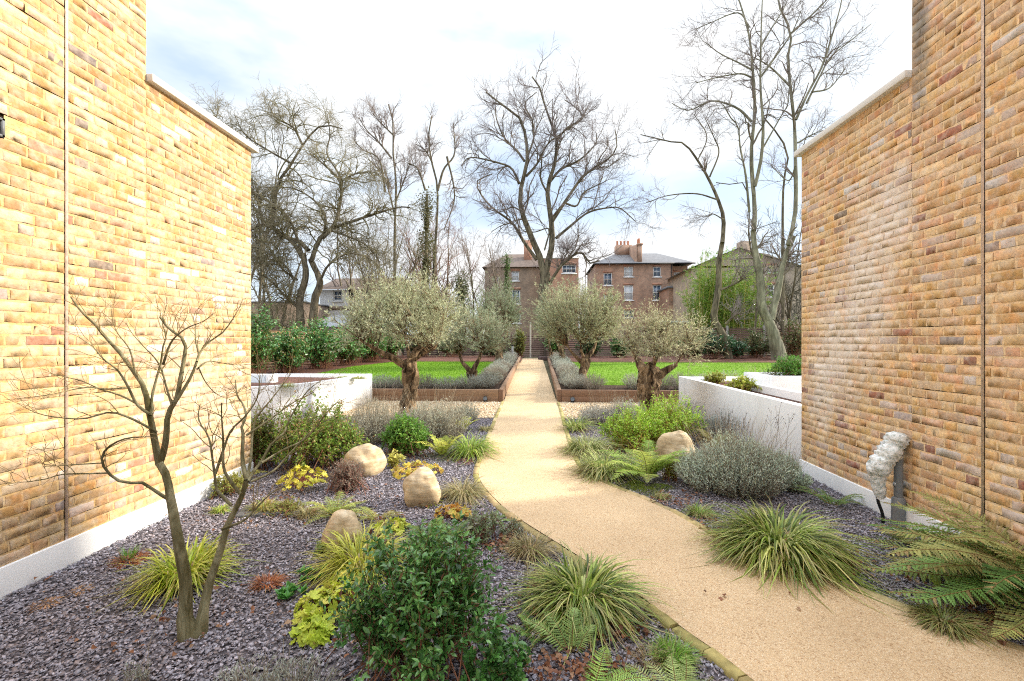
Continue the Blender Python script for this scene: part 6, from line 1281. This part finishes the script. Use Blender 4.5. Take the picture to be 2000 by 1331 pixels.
def fill(label, base, Y, h, spread, n0, cols=SL, levels=None, rmin=.006, lean=.28, **k):
    c = P(base, 690, Y); LM = []; kk = Y / F; b = np.array([c[0], Y, g(Y) - .1]); t = thing('bare_tree', b + [0, 0, .1], label, 'tree', 'thin bare trees behind the garden')
    d = nrm(np.array([0, 0, 1.]) + lean * rng.standard_normal((n0, 3)) * [1, .7, 0]); Pt = curve(np.repeat(b[None], n0, 0) + .25 * rng.standard_normal((n0, 3)) * [1, 1, 0], d, h * (.65 + .4 * rng.random(n0)), 12, .08, .03); Rd = taper(n0, 12, np.full(n0, h * .009), np.full(n0, .015)); tk, tw = MB(), MB(); tubes(tk, Pt, Rd, 6, cols[0])
    for kk_, L, ang, wig, tr, lo, mm in (levels or [(10, h * .30, 36, .18, .07, .22, 9), (6, h * .14, 38, .18, .05, .15, 6), (4, h * .06, 36, .15, .03, .1, 4)]):
        s, d, r, idx, tt = kids(Pt, Rd, kk_, lo, 1., R(ang)); d = nrm(d + [0, 0, tr * 2]); Ln = L * spread * (.35 + .85 * rng.random(len(s))) * (1.25 - .6 * tt); Pt = curve(s, d, Ln, mm, wig, tr); r1 = np.clip(r * .6, rmin, .05); Rd = taper(len(s), mm, r1, np.maximum(r1 * .4, rmin * .8)); tubes(tw, Pt, Rd, 3, cols[2])
    tk.build('trunk', M['tree_bark'], t, True); tw.build('crown', M['twig'], t); return t
fill('reddish multi-stemmed bare tree between the left olive crowns', 878, 34., 10.5, 1.1, 7, [(.24, .13, .09), (.22, .13, .10), (.26, .15, .12)])
fill('thin bare tree in front of the brown brick house', 985, 36., 9.6, .9, 4)
fill('pale bare tree behind the thin ivy-clad trunk', 925, 38., 9.5, 1.1, 6)
fill('twiggy bare tree behind the old mossy tree', 690, 36., 12.5, 1., 3, [(.16, .13, .10), (.18, .15, .12), (.2, .16, .14)])
fill('dense twiggy bare tree at the left brick corner', 520, 31., 13.0, 1.05, 4, [(.14, .13, .08), (.18, .16, .10), (.19, .17, .12)])
fill('second bare tree reaching over the left coping', 440, 33., 15.5, 1., 3, [(.14, .12, .09), (.18, .15, .12), (.19, .16, .14)])
fill('bushy bare tree low behind the large olive crown', 760, 30., 9.5, 1.15, 10, [(.18, .16, .09), (.2, .18, .10), (.26, .22, .13)])
fill('dark bare thicket at the right brick corner', 1556, 27., 8.0, .9, 6, [(.10, .09, .06), (.12, .11, .07), (.13, .12, .09)])
fill('thin bare tree behind the tall twin trunks', 1498, 32., 8.5, .9, 4)
fill('faint bare tree above the buff gabled house', 1470, 40., 10., .8, 3)
# bamboo grove
Y = 27.; c = P(1418, 690, Y); n = 210; t = thing('bamboo', (c[0], Y, g(Y)), 'tall yellow-green bamboo grove behind the leaning bare tree', 'bamboo')
st = np.array([c[0], Y, g(Y)]) + np.stack([rng.uniform(-1.75, 1.6, n), rng.uniform(-.5, 1.2, n), np.zeros(n)], 1); hh = np.interp(st[:, 0] - c[0], [-1.9, -.5, .9, 2.0], [4.8, 6.2, 5.8, 3.9]) * (.62 + .42 * rng.random(n))
Pt = curve(st, np.array([0, 0, 1.]) + .10 * rng.standard_normal((n, 3)), hh, 10, .04, .0); mb = MB(); tubes(mb, Pt, taper(n, 10, np.full(n, .016), np.full(n, .006)), 4, pal([(.42, .40, .10), (.32, .38, .08), (.52, .40, .12)], n)); mb.build('canes', M['twig'], t)
s, d, r, _, tt = kids(Pt, taper(n, 10, np.full(n, .016), np.full(n, .006)), 16, .25, 1., R(50)); Pb = curve(s, d, .4 * (.5 + .7 * rng.random(len(s))), 4, .1, -.05); Rb = np.full((len(s), 4), .004)
s3, d3, _, _, _ = kids(Pb, Rb, 16, .1, 1.05, R(45)); d3 = nrm(d3 - [0, 0, .5]); m = len(s3); L_ = .12 * (.6 + .7 * rng.random(m)); lb = MB(); inst(lb, NEEDLE[0], NEEDLE[1], s3, d3, rdir(m, .6), np.stack([L_ * .22, L_, L_], 1), pal([(.16, .34, .03), (.25, .43, .05), (.09, .22, .02), (.42, .48, .10)], m, .15)); lb.build('leaves', M['leaf'], t)
